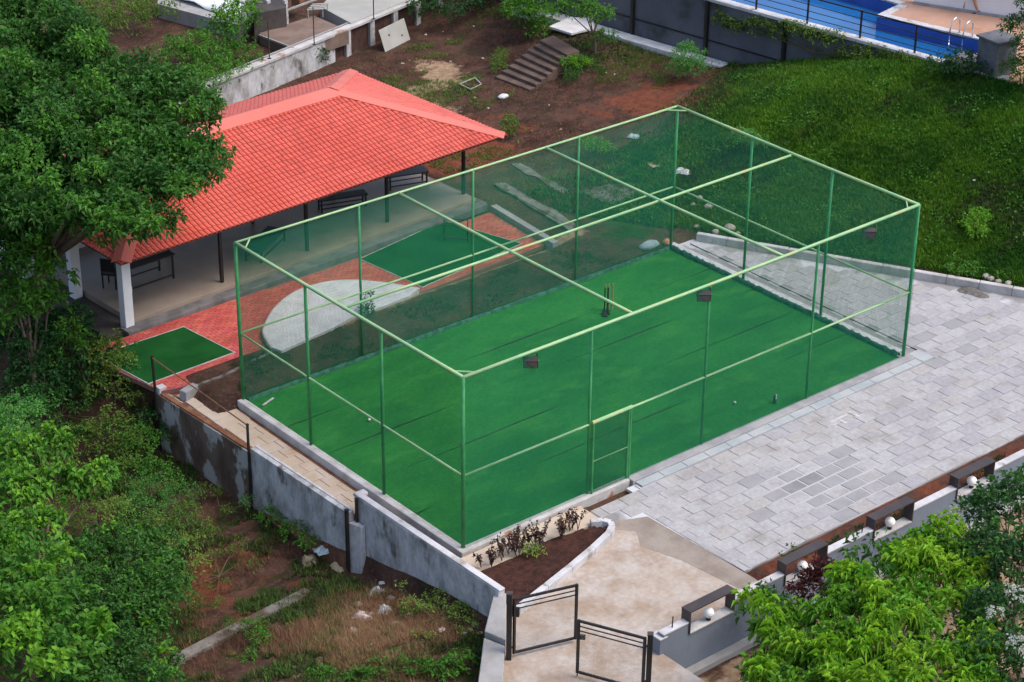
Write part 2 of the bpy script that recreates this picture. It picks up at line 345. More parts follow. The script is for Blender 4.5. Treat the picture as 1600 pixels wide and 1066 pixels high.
def crown_leaves(blobs, dens, per, L, W, spread=1.0, upw=.5, droop=.25, shell=.55, lump=.25):
    PV, PF, off = [], [], 0
    for (c, r) in blobs:
        r = np.array(r if hasattr(r, '__len__') else (r, r, r*.8), float); area = 4*math.pi*((r[0]*r[1])**1.6/3+(r[0]*r[2])**1.6/3+(r[1]*r[2])**1.6/3)**(1/1.6)
        n = max(4, int(area*dens)); d = unit(rng.normal(size=(n, 3))); d[:, 2] = np.where(d[:, 2] < -.35, -d[:, 2]*.6, d[:, 2]); d = unit(d)
        ph = rng.uniform(0, 6, 3); lm = 1+lump*np.sin(d[:, 0]*4+ph[0])*np.sin(d[:, 1]*5+ph[1])+lump*.6*np.sin(d[:, 2]*7+ph[2])
        rr = (shell+(1.05-shell)*rng.random(n)**.6)*lm
        C = np.array(c)+d*r*rr[:, None]
        ax = unit(d*.7+np.array([0, 0, upw])+rng.normal(0, .3, (n, 3)))
        P = np.repeat(C, per, 0); A = np.repeat(ax, per, 0); k = len(P)
        Dv = unit(A*(1-.55*spread)+unit(rng.normal(size=(k, 3)))*spread)
        P = P + Dv*0.02 + rng.normal(0, L*.25, (k, 3))
        V, F = leafgeo(P, Dv, L*rng.uniform(.6, 1.25, k), W*rng.uniform(.7, 1.2, k), droop=droop)
        PV.append(V); PF.append(F+off); off += len(V)
    return np.concatenate(PV), np.concatenate(PF)
def tree(name, label, cat, root, blobs, leaf, dens=11, per=7, L=.2, W=.1, trunk=.12, group=None, bark='bark', spread=1.0, upw=.5,
         droop=.25, shell=.55, lump=.25, extra=None, stemname='trunk', crownname='crown', limbs=None):
    t = empty(name, root, label, cat, group)
    if trunk:
        mb = MB(); cz = np.mean([b[0] for b in blobs], 0); fork = Vector(root).lerp(Vector(cz), .45)+Vector((random.uniform(-.1, .1), random.uniform(-.1, .1), 0))*trunk*6
        mb.tube([Vector(root)-Vector((0, 0, .15)), Vector(root).lerp(fork, .5)+Vector((trunk*.5, -trunk*.4, 0)), fork], [trunk*1.15, trunk*.9, trunk*.75], 8)
        for c, r in blobs[:limbs]:
            c = Vector(c); mid = fork.lerp(c, .55)+Vector((random.uniform(-.12, .12), random.uniform(-.12, .12), .08))
            mb.tube([fork, mid, c], [trunk*.55, trunk*.32, trunk*.1], 6)
            rv = r if not hasattr(r, '__len__') else min(r)
            for q in range(4):
                e = c+Vector(unit(rng.normal(size=3)))*rv*.8; mb.tube([mid.lerp(c, .5), e], [trunk*.18, trunk*.04], 4, cap=False)
        mb.build(stemname, M[bark], t)
    V, F = crown_leaves(blobs, dens, per, L, W, spread, upw, droop, shell, lump)
    link(crownname, npmesh(crownname, V, F, L_[leaf], root), t)
    if extra:
        for (nm, lf, bl, dn, pr, l, w) in extra:
            V, F = crown_leaves(bl, dn, pr, l, w, spread, upw, droop, .8, lump); tag(link(nm, npmesh(nm, V, F, L_[lf], root), t), kind='stuff')
    return t
def pb(px, py, z, r):
    q = g(px, py, z); return ((q.x, q.y, q.z), r)
def tufts(P, k, h, w, lean=.5):
    """grass blades: k narrow triangles per point"""
    n = len(P); Pk = np.repeat(P, k, 0); m = len(Pk); a = rng.uniform(0, 2*np.pi, m); le = rng.uniform(.1, lean, m)
    d = np.stack([np.cos(a)*le, np.sin(a)*le, np.ones(m)], 1); d = unit(d); hh = h*rng.uniform(.45, 1.3, m)
    sdir = np.stack([-np.sin(a), np.cos(a), np.zeros(m)], 1); b = Pk+np.stack([np.cos(a), np.sin(a), np.zeros(m)], 1)*w
    V = np.stack([b-sdir*(w*.5), b+sdir*(w*.5), b+d*hh[:, None]], 1).reshape(-1, 3)
    return V, np.arange(m*3).reshape(-1, 3)
def scatter(n, poly_fn, x0, x1, y0, y1, thin=None):
    X = rng.uniform(x0, x1, n); Y = rng.uniform(y0, y1, n); k = poly_fn(X, Y); X, Y = X[k], Y[k]
    return np.stack([X, Y, hterrain(X, Y)], 1)


def pin(x, y, P):
    r = False; j = len(P)-1
    for i in range(len(P)):
        if (P[i][1] > y) != (P[j][1] > y) and x < (P[j][0]-P[i][0])*(y-P[i][1])/(P[j][1]-P[i][1])+P[i][0]: r = not r
        j = i
    return r
def polyblobs(P, zf, n, r0, r1, flat=.8):
    """n clumps of foliage whose outline fills the polygon; zf(px, py) gives their height"""
    out = []; pts = []; xs = [p[0] for p in P]; ys = [p[1] for p in P]; tries = 0; random.seed(int(sum(xs)+7*sum(ys))+n)
    while len(out) < n and tries < 20000:
        tries += 1; x, y = random.uniform(min(xs), max(xs)), random.uniform(min(ys), max(ys))
        if not pin(x, y, P): continue
        best, bd = None, -1
        for _ in range(7):                       # best candidate: even cover of the outline
            cx, cy = random.uniform(min(xs), max(xs)), random.uniform(min(ys), max(ys))
            if not pin(cx, cy, P): continue
            dd_ = min([(cx-a)**2+(cy-b)**2 for a, b in pts], default=1e9)
            if dd_ > bd: best, bd = (cx, cy), dd_
        if best is None: continue
        x, y = best; pts.append(best)
        r = random.uniform(r0, r1); out.append(pb(x, y, zf(x, y), (r, r, r*flat)))
    return out

# ================================================================== THE GROUND
def coords(lo, hi, st, far):
    a = list(np.arange(lo, hi+1e-6, st)); out = [1, 3, 7, 15, 40, far]
    return np.array([lo-q for q in reversed(out)]+a+[hi+q for q in out])
gx = coords(-15, 36, .2, 400); gy = coords(-15, 42, .2, 400)
X, Y = np.meshgrid(gx, gy); Z = hterrain(X, Y)
nx, ny = len(gx), len(gy); V = np.stack([X.ravel(), Y.ravel(), Z.ravel()], 1)
ii = (np.arange(ny-1)[:, None]*nx+np.arange(nx-1)[None, :]).ravel()
F = np.stack([ii, ii+1, ii+nx+1, ii+nx], 1)
def m_grass(x, y):
    d = (x-KA[0])*KN[0]+(y-KA[1])*KN[1]
    b = sstep(-3.2, 2.4, (11.6+(x-16)*.42)-y)*sstep(.15, .5, d)
    b = np.maximum(b, .55*sstep(12.6, 14, x)*sstep(9, 10, y)*(1-sstep(12, 16.5, y))*(1-sstep(19, 21, x)))
    b = np.maximum(b, .5*np.exp(-(((x-23)/2.2)**2+((y-21.5)/2.4)**2)))
    b = np.maximum(b, .38*sstep(-1.0, -1.3, x)*(1-sstep(4, 5, y)*0))
    return b
def m_red(x, y):
    r = np.exp(-(((x-14.5)/3.0)**2+((y-18.5)/2.5)**2))*.8
    r = np.maximum(r, np.exp(-(((x-21)/2.5)**2+((y-16.5)/2)**2))*.75)
    r = np.maximum(r, sstep(-4.4, -4.6, y)*(1-sstep(-5.5, -5.7, y))*.55)
    r = np.maximum(r, np.exp(-(((x+4)/2.0)**2+((y-5)/3)**2))*.6)
    return r
def m_tan(x, y):
    t = np.exp(-(((x-18.5)/.8)**2+((y-24.6)/1.1)**2))+np.exp(-(((x-17.0)/1.3)**2+((y-23.2)/.8)**2))*.8
    t = np.maximum(t, .9*np.exp(-(((x-15.6)/1.0)**2+((y-21.6)/1.2)**2)))
    t = np.maximum(t, .85*np.exp(-((y-10.75-.045*(x-5))/.28)**2)*sstep(1.5, 3, x)*(1-sstep(13, 14, x)))
    t = np.maximum(t, .8*np.exp(-(((x+3.6)/1.6)**2+((y+.6)/1.2)**2)))
    t = np.maximum(t, .6*sstep(-5.7, -6, y)*sstep(.9, 1.1, x))
    return t
me = npmesh('ground', V, F, bpy.data.materials.new('terrain'))
me.polygons.foreach_set('use_smooth', [True]*len(me.polygons))
for nm, fn in (('grass', m_grass), ('red', m_red), ('tan', m_tan)):
    at = me.attributes.new(nm, 'FLOAT', 'POINT'); at.data.foreach_set('value', fn(X, Y).ravel().astype(np.float32))
tag(link('ground', me), kind='structure')
m = me.materials[0]; m.use_nodes = True; nt = m.node_tree; N = nt.nodes; Lk = nt.links; b = N['Principled BSDF']
b.inputs['Roughness'].default_value = .95; b.inputs['Specular IOR Level'].default_value = .1
tc = N.new('ShaderNodeTexCoord')
def tnoise(s, d=6, r=.62):
    n = N.new('ShaderNodeTexNoise'); n.inputs['Scale'].default_value = s; n.inputs['Detail'].default_value = d; n.inputs['Roughness'].default_value = r
    Lk.new(tc.outputs['Object'], n.inputs['Vector']); return n.outputs[0]
def tmix(f, a, c):
    x = N.new('ShaderNodeMix'); x.data_type = 'RGBA'; Lk.new(f, x.inputs[0])
    for i, v in ((6, a), (7, c)):
        if isinstance(v, tuple): x.inputs[i].default_value = (*v, 1)
        else: Lk.new(v, x.inputs[i])
    return x.outputs[2]
def tramp(f, a, c):
    r = N.new('ShaderNodeMapRange'); r.inputs[1].default_value = a; r.inputs[2].default_value = c; r.interpolation_type = 'SMOOTHSTEP'; Lk.new(f, r.inputs[0]); return r.outputs[0]
def masked(attr, nz, k=.9):
    a = N.new('ShaderNodeAttribute'); a.attribute_name = attr
    s_ = N.new('ShaderNodeMath'); s_.operation = 'SUBTRACT'; Lk.new(nz, s_.inputs[0]); s_.inputs[1].default_value = .5
    m1 = N.new('ShaderNodeMath'); m1.operation = 'MULTIPLY_ADD'; Lk.new(s_.outputs[0], m1.inputs[0]); m1.inputs[1].default_value = k*2; Lk.new(a.outputs['Fac'], m1.inputs[2])
    return tramp(m1.outputs[0], .35, .65)
soil = tmix(tramp(tnoise(1.3), .35, .65), (.045, .025, .02), (.095, .05, .036))
soil = tmix(tramp(tnoise(9, 5), .48, .75), soil, (.13, .08, .058))
soil = tmix(tramp(tnoise(.55, 5), .52, .68), soil, (.035, .026, .018))
soil = tmix(tramp(tnoise(2.2, 6, .7), .56, .68), soil, (.04, .05, .016))
soil = tmix(masked('red', tnoise(1.1)), soil, tmix(tramp(tnoise(5), .35, .65), (.13, .042, .026), (.18, .065, .038)))
soil = tmix(masked('tan', tnoise(1.6), .8), soil, tmix(tramp(tnoise(6), .35, .65), (.24, .155, .095), (.36, .26, .175)))
gcol = tmix(tramp(tnoise(1.5), .35, .65), (.012, .035, .006), (.03, .065, .010))
col = tmix(masked('grass', tnoise(1.4), .75), soil, gcol)
Lk.new(col, b.inputs['Base Color'])
bp = N.new('ShaderNodeBump'); bp.inputs['Strength'].default_value = .9; bp.inputs['Distance'].default_value = .05
Lk.new(tnoise(14, 8, .7), bp.inputs['Height']); Lk.new(bp.outputs[0], b.inputs['Normal'])

# ------------------------------------------------------------------ grey paving with its pavers
def in_view(x, y, z=0, mg=30):
    d = np.array([x, y, z])-CAM; w = d@FW; u = 800+FPX*(d@RT)/w; v = 533-FPX*(d@UP)/w
    return -mg < u < 1600+mg and -mg < v < 1066+mg
def kerb_x(y): return KA[0]+(y-KA[1])*(KB[0]-KA[0])/(KB[1]-KA[1])
PZ = -.10
bed = MB()
bed.prism([(3.2, -.52), (3.2, -1.05), (4.22, -1.5), (4.3, -4.95), (4.4, -4.72), (24, -4.72), (24, kerb_x(0) and -6.0), (24.0, -.52)][:1]+[(3.3, -1.2), (4.22, -1.55), (4.32, -4.52), (22.6, -4.52), (kerb_x(-.52), -.52)], -.2, PZ-.014)
bed.box((10.1, -.40, -.165), (10.8, .30, .07))
bed.prism([(15.03, -.52), (kerb_x(-.52), -.52), (kerb_x(8.9), 8.9), (15.03, 8.9)], -.2, PZ-.0141)
mo = bed.build('grey_paving', M['mortar']); tag(mo, kind='structure')
nt = M['mortar'].node_tree; b = nt.nodes['Principled BSDF']; src = b.inputs['Base Color'].links[0].from_socket
vd = nt.nodes.new('ShaderNodeVectorMath'); vd.operation = 'DISTANCE'; vd.inputs[1].default_value = (8.6, -3.3, -.11)
tcm = nt.nodes.new('ShaderNodeTexCoord'); nt.links.new(tcm.outputs['Object'], vd.inputs[0])
mr = nt.nodes.new('ShaderNodeMapRange'); mr.inputs[1].default_value = 2.6; mr.inputs[2].default_value = 1.4; nt.links.new(vd.outputs['Value'], mr.inputs[0])
mx = nt.nodes.new('ShaderNodeMix'); mx.data_type = 'RGBA'; nt.links.new(mr.outputs[0], mx.inputs[0]); nt.links.new(src, mx.inputs[6]); mx.inputs[7].default_value = (.42, .42, .445, 1)
nt.links.new(mx.outputs[2], b.inputs['Base Color'])
pk = ['paver', 'paver_b', 'paver_c', 'paver_d', 'paver_e']
pm = {k: MB().box((0, 0, -.03), (.588, .388, .06), ch=.007).mesh('paver', M[k]) for k in pk}
pms = {k: MB().box((0, 0, -.03), (.555, .355, .06), ch=.012).mesh('paver', M[k]) for k in pk}
tiles = []
for j in range(-25, 11):
    y = -.5-.4*(j+.5)
    for i in range(0, 36):
        x = 3.3+.6*i+(.3 if j % 2 else 0)
        if y < -.5:
            left = 4.24-.02*(y+1.5) if y < -1.3 else (3.32 if y > -.8 else 3.8)
            left += .02
            if x+.3 < left+.12 or y < -4.6: continue
        elif x < 15.38: continue
        if x > kerb_x(y)-.42 or x > 22.3: continue
        if in_view(x, y, 0, 600): tiles.append((x, y, left if y < -.5 and x-.3 < left else None))
tiles.sort(key=lambda t: (t[0]-CAM[0])**2+(t[1]-CAM[1])**2)
stuff = {k: MB() for k in pk}
for n, (x, y, cut) in enumerate(tiles):
    dk = .85*math.exp(-(((x-8.4-(y+3)*-.5)/1.6)**2+((y+2.95)/1.2)**2)); dk2 = .6*math.exp(-(((x-16.2)/1.2)**2+((y-.4)/.8)**2))
    u = random.random()
    if u < dk*.75: k = 'paver_d' if random.random() < .22 else 'paver_e'
    elif u < dk+dk2*.6: k = 'paver_e'
    else: k = random.choices(['paver', 'paver_b', 'paver_c'], [.6, .28, .12])[0]
    src = pms if dk > .35 else pm
    z = PZ+random.uniform(-.004, .004); rx, ry, rz = random.gauss(0, .004), random.gauss(0, .004), random.gauss(0, .006)
    if cut is not None:
        a_ = cut; MB().box(((a_+x+.294)/2, y, z-.03), (x+.294-a_, .388, .06), ch=.007).build('paver', M[k], mo)
    elif n < 290:
        o = link('paver', src[k], mo); o.location = (x, y, z); o.rotation_euler = (rx, ry, rz)
    else:
        stuff[k].box((x, y, z-.03), (.588, .388, .06), rz=rz, ch=.007)
for k in pk:
    if stuff[k].v: tag(stuff[k].build('far_pavers', M[k], mo), kind='stuff')
# painted white mark on the pavers
mk = MB(); c = g(1310, 655, PZ+.008)
mk.prism([(c.x-.28, c.y-.03), (c.x+.38, c.y+.0), (c.x+.38, c.y+.07), (c.x-.28, c.y+.05)], PZ+.006, PZ+.010)
mk.prism([(c.x-.04, c.y-.26), (c.x+.05, c.y-.26), (c.x+.06, c.y-.036), (c.x-.03, c.y-.036)], PZ+.006, PZ+.0095)
mk.prism([(c.x+.47, c.y-.25), (c.x+.55, c.y-.25), (c.x+.56, c.y+.1), (c.x+.43, c.y+.1)], PZ+.006, PZ+.0095)
mk.build('paint_mark', M['kerb_white'], mo)
# drain slabs along the cage
dr = MB().box((10.2, -.40, -.15), (10.55, .22, .085)).build('drain_channel', M['mortar']); tag(dr, kind='structure')
for i in range(13):
    x = 5.35+i*.74
    o = MB().box((x, -.375, -.079), (.725, .24, .05), ch=.006).build('drain_slab', M['drain'], dr)
MB().box((14.78, -.375, -.079), (.35, .24, .05), ch=.006).build('drain_slab', M['drain'], dr); MB().box((15.20, -.22, -.079), (.44, .54, .05), ch=.006).build('drain_slab', M['drain'], dr)
MB().beam((15.43, -.5, -.10), (15.43, 8.7, -.10), .02, .02).build('edge_strip', M['black'], dr)
# kerb along the lawn side of the paving
kb = empty('paving_kerb', (KA[0], KA[1], 0), 'long low concrete kerb between grey paving and grass bank', 'kerb')
kd = Vector((_kd[0], _kd[1], 0)); kn = Vector((KN[0], KN[1], 0)); a0 = Vector((KA[0], KA[1], 0))-kd*.6
for i in range(15):
    p = a0+kd*(i*.92); c = p+kd*.455
    MB().box((c.x, c.y, -.04+random.uniform(-.006, .006)), (.905, .17, .34), rz=math.atan2(_kd[1], _kd[0])+random.gauss(0, .006), ch=.015).build('kerb_stone', M['kerb_white' if i < 1 else 'kerb'], kb)
# mound of leftover mortar by the kerb
mm = MB(); c = g(1520, 456, PZ); nn = 18
mm.v = [(c.x, c.y, PZ+.07)]
for q, rr in enumerate((.5, 1.0)):
    for i in range(nn):
        t = 2*math.pi*i/nn; k = 1+.18*math.sin(3*t)+.1*math.sin(5*t+1)
        mm.v.append((c.x+.28*rr*k*math.cos(t)*1.1, c.y+.5*rr*k*math.sin(t), PZ+(.055 if q == 0 else -.012)))
for i in range(nn):
    j = (i+1) % nn; mm.f.append((0, 1+i, 1+j)); mm.f.append((1+i, 1+nn+i, 1+nn+j, 1+j))
tag(mm.build('mortar_heap', mat('grey_grit', (.10, .095, .09), (.17, .16, .15), scale=9, rough=.95, bump=.8, fine=.3), smooth=True), 'dark heap of leftover mortar on grey paving beside the kerb', 'mortar heap')

# ------------------------------------------------------------------ entrance apron, planter
ap = MB().prism([(-4.2, -7.6), (.80, -7.6), (.80, -5.3), (4.32, -5.3), (4.28, -4.9), (4.15, -1.55), (3.4, -1.2), (3.0, -1.05), (-.55, -1.0), (-.75, -2.3), (-2.95, -4.6), (-4.9, -6.9)], -.24, -.115)
tag(ap.build('entrance_apron', M['apron']), kind='structure')
ed = MB().prism([(3.42, -1.14), (4.22, -1.50), (4.30, -4.9), (3.75, -4.93), (3.55, -3.3), (3.25, -2.3), (3.6, -1.8), (3.15, -1.32)], -.13, -.111)
tag(ed.build('bare_mortar_strip', M['apron_edge']), kind='structure')
soil_poly = [(-.55, -.98), (-.2, -.90), (1.6, -.84), (2.6, -1.0), (2.95, -1.12), (3.12, -1.25), (3.12, -1.40), (2.85, -1.55), (2.2, -1.78), (-.55, -2.55)]
pl = MB(); n = 26
Vp, Fp = [], []
gxx, gyy = np.meshgrid(np.linspace(-.55, 3.1, 40), np.linspace(-2.5, -.2, 26))
def inpoly(x, y, P):
    r = False; j = len(P)-1
    for i in range(len(P)):
        if (P[i][1] > y) != (P[j][1] > y) and x < (P[j][0]-P[i][0])*(y-P[i][1])/(P[j][1]-P[i][1])+P[i][0]: r = not r
        j = i
    return r
zz = -.05+.05*hnoise(gxx*3, gyy*3); Vp = np.stack([gxx.ravel(), gyy.ravel(), zz.ravel()], 1)
Fp = [(j*40+i, j*40+i+1, (j+1)*40+i+1, (j+1)*40+i) for j in range(25) for i in range(39)
      if all(inpoly(gxx[b_, a_], gyy[b_, a_], soil_poly) for a_, b_ in ((i, j), (i+1, j), (i+1, j+1), (i, j+1)))]
bedm = npmesh('planter_soil', Vp, np.array(Fp), M['soil_red']); o = link('planter_bed', bedm); tag(o, kind='structure')
MB().prism(soil_poly, -.23, -.10).build('soil_base', M['soil_red'], o)
kl = empty('planter_kerb', (1.5, -2.0, -.12), 'white painted curved kerb edging the red soil planter by the gate', 'kerb')
arc = [(-.62, -2.62), (.4, -2.36), (1.3, -2.12), (2.2, -1.86), (2.88, -1.63), (3.14, -1.47), (3.23, -1.31), (3.16, -1.14), (2.9, -1.0)]
for i in range(len(arc)-1):
    p, q = Vector((*arc[i], 0)), Vector((*arc[i+1], 0)); d = (q-p); e = d.normalized()*.004
    MB().beam(p+e+Vector((0, 0, -.05)), q-e+Vector((0, 0, -.05)), .15, .22).build('kerb_stone', M['kerb_white'], kl, bevel=.012)
# strip of bare plaster under the cage kerb, behind the planter
tag(MB().prism([(-.6, -1.02), (1.6, -.86), (2.9, -1.0), (3.25, -1.12), (3.3, -.2), (-.6, -.2)], -.2, -.085).build('mud_strip', M['path']), kind='structure')

# ------------------------------------------------------------------ path beside the cage
pb_ = MB().prism([(-.66, 2.2), (-.16, 2.2), (-.16, 10.15), (-.25, 10.6), (-1.22, 10.6), (-1.0, 2.9), (-.66, 2.9)], -.9, -.214).build('side_path', M['red_mud']); tag(pb_, kind='structure')
for j in range(20):
    y = 2.3+.435*j
    cuts = [-.99, -.60 if j % 2 else -.42, -.26] if y < 8.1 else [-1.03, -.22]
    off = 0 if y < 8.1 else .0
    for a, c in zip(cuts[:-1], cuts[1:]):
        if y > 10.3: continue
        if y < 2.9: a = max(a, -.64)
        if c-a < .1: continue
        MB().box(((a+c)/2, y, -.225+random.uniform(-.005, .005)), (c-a-.012, .425, .06), rz=random.gauss(0, .006), ch=.006).build('path_paver', M['path'], pb_)

# ------------------------------------------------------------------ the court inside the cage: turf strips
A_, B_ = 14.755, 8.815
ct = MB().box((A_/2, B_/2, -.16), (A_-.06, B_-.06, .12)).build('court_base', M['kerb_grey']); tag(ct, kind='structure')
ys = [0.03, 1.85, 3.65, 5.35, 7.05, B_-.03]
for i in range(5):
    a, c = ys[i]+.012, ys[i+1]-.012; nxs, nys = 60, 10
    xx, yy = np.meshgrid(np.linspace(.05, A_-.05, nxs), np.linspace(a, c, nys))
    zz = -.06+.006*hnoise(xx*1.3, yy*2.0+i*3)
    edge = np.minimum(yy-a, c-yy); zz = zz+.018*np.exp(-edge/.05)*np.clip(np.sin(xx*.8+i*2)+.35*np.sin(xx*2.3+i), 0, 1)
    Vt = np.stack([xx.ravel(), (yy+.012*np.sign(yy-(a+c)/2)*np.clip(np.sin(xx*.6+i*1.7)+.3, 0, 1)*(edge < .01)+.006*np.sin(xx*1.1+i)*(edge < .01)).ravel(), zz.ravel()], 1)
    ft = np.array([(q*nxs+p, q*nxs+p+1, (q+1)*nxs+p+1, (q+1)*nxs+p) for q in range(nys-1) for p in range(nxs-1)])
    mt = npmesh('turf_strip', Vt, ft, M['turf']); mt.polygons.foreach_set('use_smooth', [True]*len(mt.polygons)); link('turf_strip', mt, ct)
# cage kerb, one thing of four sides
kc = empty('cage_kerb', (0, 0, -.2), 'raised concrete kerb running round the foot of the green net cage', 'kerb')
MB().prism([(-.16, -.16), (4.9, -.16), (4.9, .05), (.05, .05), (.05, B_+.05), (-.16, B_+.05)], -.35, .0).build('near_kerb', M['kerb'], kc, bevel=.02)
MB().box((9.95, -.12, -.145), (10.06, .27, .27)).build('front_kerb', M['kerb_grey'], kc, bevel=.02)
MB().box((A_+.10, B_/2+.16, -.12), (.24, B_-.1, .27)).build('side_kerb', M['kerb_white'], kc, bevel=.02)
MB().box((A_/2, B_+.07, -.12), (A_-.1, .10, .2)).build('back_kerb', M['mat'], kc, bevel=.01)

# ================================================================== THE NET CAGE
HC = 4.3; MZ = 1.85
cg = empty('net_cage', (0, 0, 0), 'large green netted sports cage of painted steel pipes over the turf court', 'net cage')
def post(x, y, r=.038, z1=HC, m='post_green'): MB().tube([(x, y, -.05), (x, y, z1)], r, 10).build('post', M[m], cg, smooth=True)
for x in (0, A_/4, A_/2, 3*A_/4, A_):
    for y in (0, B_): post(x, y, .046 if x in (0, A_) else .034)
for y in (B_/3, 2*B_/3):
    for x in (0, A_): post(x, y, .04)
def rail(p, q, r=.038, nm='rail', m='rail_pale'): MB().tube([Vector(p).lerp(Vector(q), t) - Vector((0, 0, .018*math.sin(math.pi*t))) for t in np.linspace(0, 1, 7)], r, 8).build(nm, M[m], cg, smooth=True)
c4 = [(0, 0), (A_, 0), (A_, B_), (0, B_)]
for i in range(4):
    p, q = c4[i], c4[(i+1) % 4]
    rail((*p, HC), (*q, HC), .042 if i != 2 else .032, 'top_rail'); rail((*p, MZ), (*q, MZ), .028, 'middle_rail')
rail((4.95, 0, HC-.03), (4.95, B_, HC-.03), .040, 'roof_bar'); rail((9.88, 0, HC-.03), (9.88, B_, HC-.03), .040, 'roof_bar'); rail((0, 4.4, HC-.06), (A_, 4.4, HC-.06), .036, 'roof_bar')
for (x, y) in c4:
    sx = 1 if x == 0 else -1; sy = 1 if y == 0 else -1
    MB().tube([(x+sx*.42, y, HC-.02), (x, y+sy*.42, HC-.02)], .02, 6).build('corner_brace', M['rail_pale'], cg)
def net(nm, O, U, Vv, lu, lv, pitch=.030, w=.0048, m='net', sag=.08, nrm=None, parent=cg, skip=None):
    O, U, Vv = np.array(O, float), np.array(U, float), np.array(Vv, float); Nn = np.cross(U, Vv); PVs, PFs, off = [], [], 0
    def ofs(a, c): return (sag*np.sin(a/lu*np.pi*4.0+.6)*np.sin(c/lv*np.pi)+.35*sag*np.sin(a*2.1+c*1.3))*np.sin(np.clip(c/lv, 0, 1)*np.pi)
    segs = 14
    for dirn in (0, 1):
        n = int((lu if dirn == 0 else lv)/pitch); s_ = (np.arange(n)+.5)*pitch; t_ = np.linspace(0, lv if dirn == 0 else lu, segs)
        S, T = np.meshgrid(s_, t_, indexing='ij'); S = S + .006*np.sin(T*2.0+S*1.7)
        a, c = (S, T) if dirn == 0 else (T, S); o = ofs(a, c)+(.0015 if dirn else 0)
        W = U if dirn == 0 else Vv
        Pt = O+a[..., None]*U+c[..., None]*Vv+o[..., None]*Nn
        Vq = np.stack([Pt-W*w/2, Pt+W*w/2], 2).reshape(-1, 3)
        idx = (np.arange(n)[:, None]*segs+np.arange(segs-1)[None, :]).ravel()*2
        if skip is not None:
            pass
        PFs.append(np.stack([idx, idx+1, idx+3, idx+2], 1)+off); PVs.append(Vq); off += len(Vq)
    return link(nm, npmesh(nm, np.concatenate(PVs), np.concatenate(PFs), M[m], BASE[parent]), parent)
net('net_panel', (0, -.05, 0), (1, 0, 0), (0, 0, 1), A_, HC, w=.0044)
net('net_panel', (-.05, 0, 0), (0, 1, 0), (0, 0, 1), B_, HC, w=.0028)
net('net_panel', (A_+.05, 0, 0), (0, 1, 0), (0, 0, 1), B_, HC, w=.0034)
net('net_panel', (0, B_+.05, 0), (1, 0, 0), (0, 0, 1), A_, HC, w=.0055)
net('roof_net', (0, 0, HC-.08), (1, 0, 0), (0, 1, 0), A_, B_, pitch=.034, w=.0022, sag=.04)
def skirt(p, q, n, hgt):
    p, q = Vector(p), Vector(q); e = (q-p).normalized(); s_ = Vector((e.y, -e.x, 0)); V_, F_ = [], []; m_ = 5
    for i in range(n+1):
        c = p.lerp(q, i/n)
        for j in range(m_):
            a = math.pi*j/(m_-1); w = .05+.035*random.random(); hh = hgt*(.6+.5*random.random())
            V_.append(c+s_*(w*math.cos(a))+Vector((0, 0, -.06+hh*math.sin(a))))
    for i in range(n):
        for j in range(m_-1): F_.append((i*m_+j, (i+1)*m_+j, (i+1)*m_+j+1, i*m_+j+1))
    MB().add(V_, F_).build('net_skirt', M['skirt'], cg, smooth=True)
skirt((.1, B_-.05, 0), (A_-.1, B_-.05, 0), 160, .10)
skirt((A_-.07, .1, 0), (A_-.07, B_-.1, 0), 100, .15)
# door
dr_ = empty('cage_door', (3.69, -.06, 0), 'narrow netted door with green pipe frame in the front of the cage', 'door')
MB().tube([(3.76, -.07, .0), (3.76, -.07, 1.86)], .03, 8).build('frame_post', M['post_green'], dr_); MB().tube([(4.86, -.07, .0), (4.86, -.07, 1.9)], .03, 8).build('frame_post', M['post_green'], dr_)
MB().tube([(4.94, -.05, .0), (4.94, -.05, 1.9)], .03, 8).build('jamb_post', M['post_green'], dr_)
MB().tube([(3.72, -.07, 1.9), (4.96, -.07, 1.9)], .045, 8).build('head_rail', M['rail_pale'], dr_)
MB().tube([(3.76, -.08, .86), (4.86, -.08, .86)], .014, 6).build('cross_rail', M['rail_pale'], dr_)
net('door_net', (3.78, -.10, .02), (1, 0, 0), (0, 0, 1), 1.06, 1.84, pitch=.036, w=.0085, m='net_door', sag=.01, parent=dr_)
# floodlights on the front rail
for px, py, wh in ((830, 565, 'nearest the near corner post'), (1098, 460, 'in the middle of the rail'), (1357, 362, 'nearest the far right corner')):
    q = g(px, py, 4.08); x = q.x; t = empty('floodlight', (x, 0, HC), 'black floodlight box hung under the front top rail, '+wh, 'floodlight', 'floodlights on the cage front rail')
    R3 = Matrix.Rotation(R(-40), 3, 'Z')@Matrix.Rotation(R(-60), 3, 'X'); c = Vector((x, -.02, HC-.24))
    MB().box(c, (.32, .28, .15), mtx=R3, ch=.03).build('housing', M['black'], t)
    MB().box(c+R3@Vector((0, 0, -.078)), (.28, .24, .008), mtx=R3).build('lens', M['lens'], t)
    for s_ in (-1, 1):
        MB().beam(c+R3@Vector((s_*.165, 0, 0)), Vector((x, 0, HC-.03))+R3@Vector((s_*.165, 0, 0))*.9, .012, .03).build('bracket_arm', M['dark_brown'], t)
    MB().beam((x-.16, 0, HC-.045), (x+.16, 0, HC-.045), .03, .012).build('bracket_bar', M['dark_brown'], t)
    for k in range(4): MB().box(c+R3@Vector((-.09+.06*k, 0, .085)), (.012, .22, .03), mtx=R3).build('cooling_fin', M['black'], t)
    MB().tube([(x+.10, -.03, HC-.30), (x+.22, -.05, HC-.26)], .012, 6).build('bolt_bar', M['rail_pale'], t)
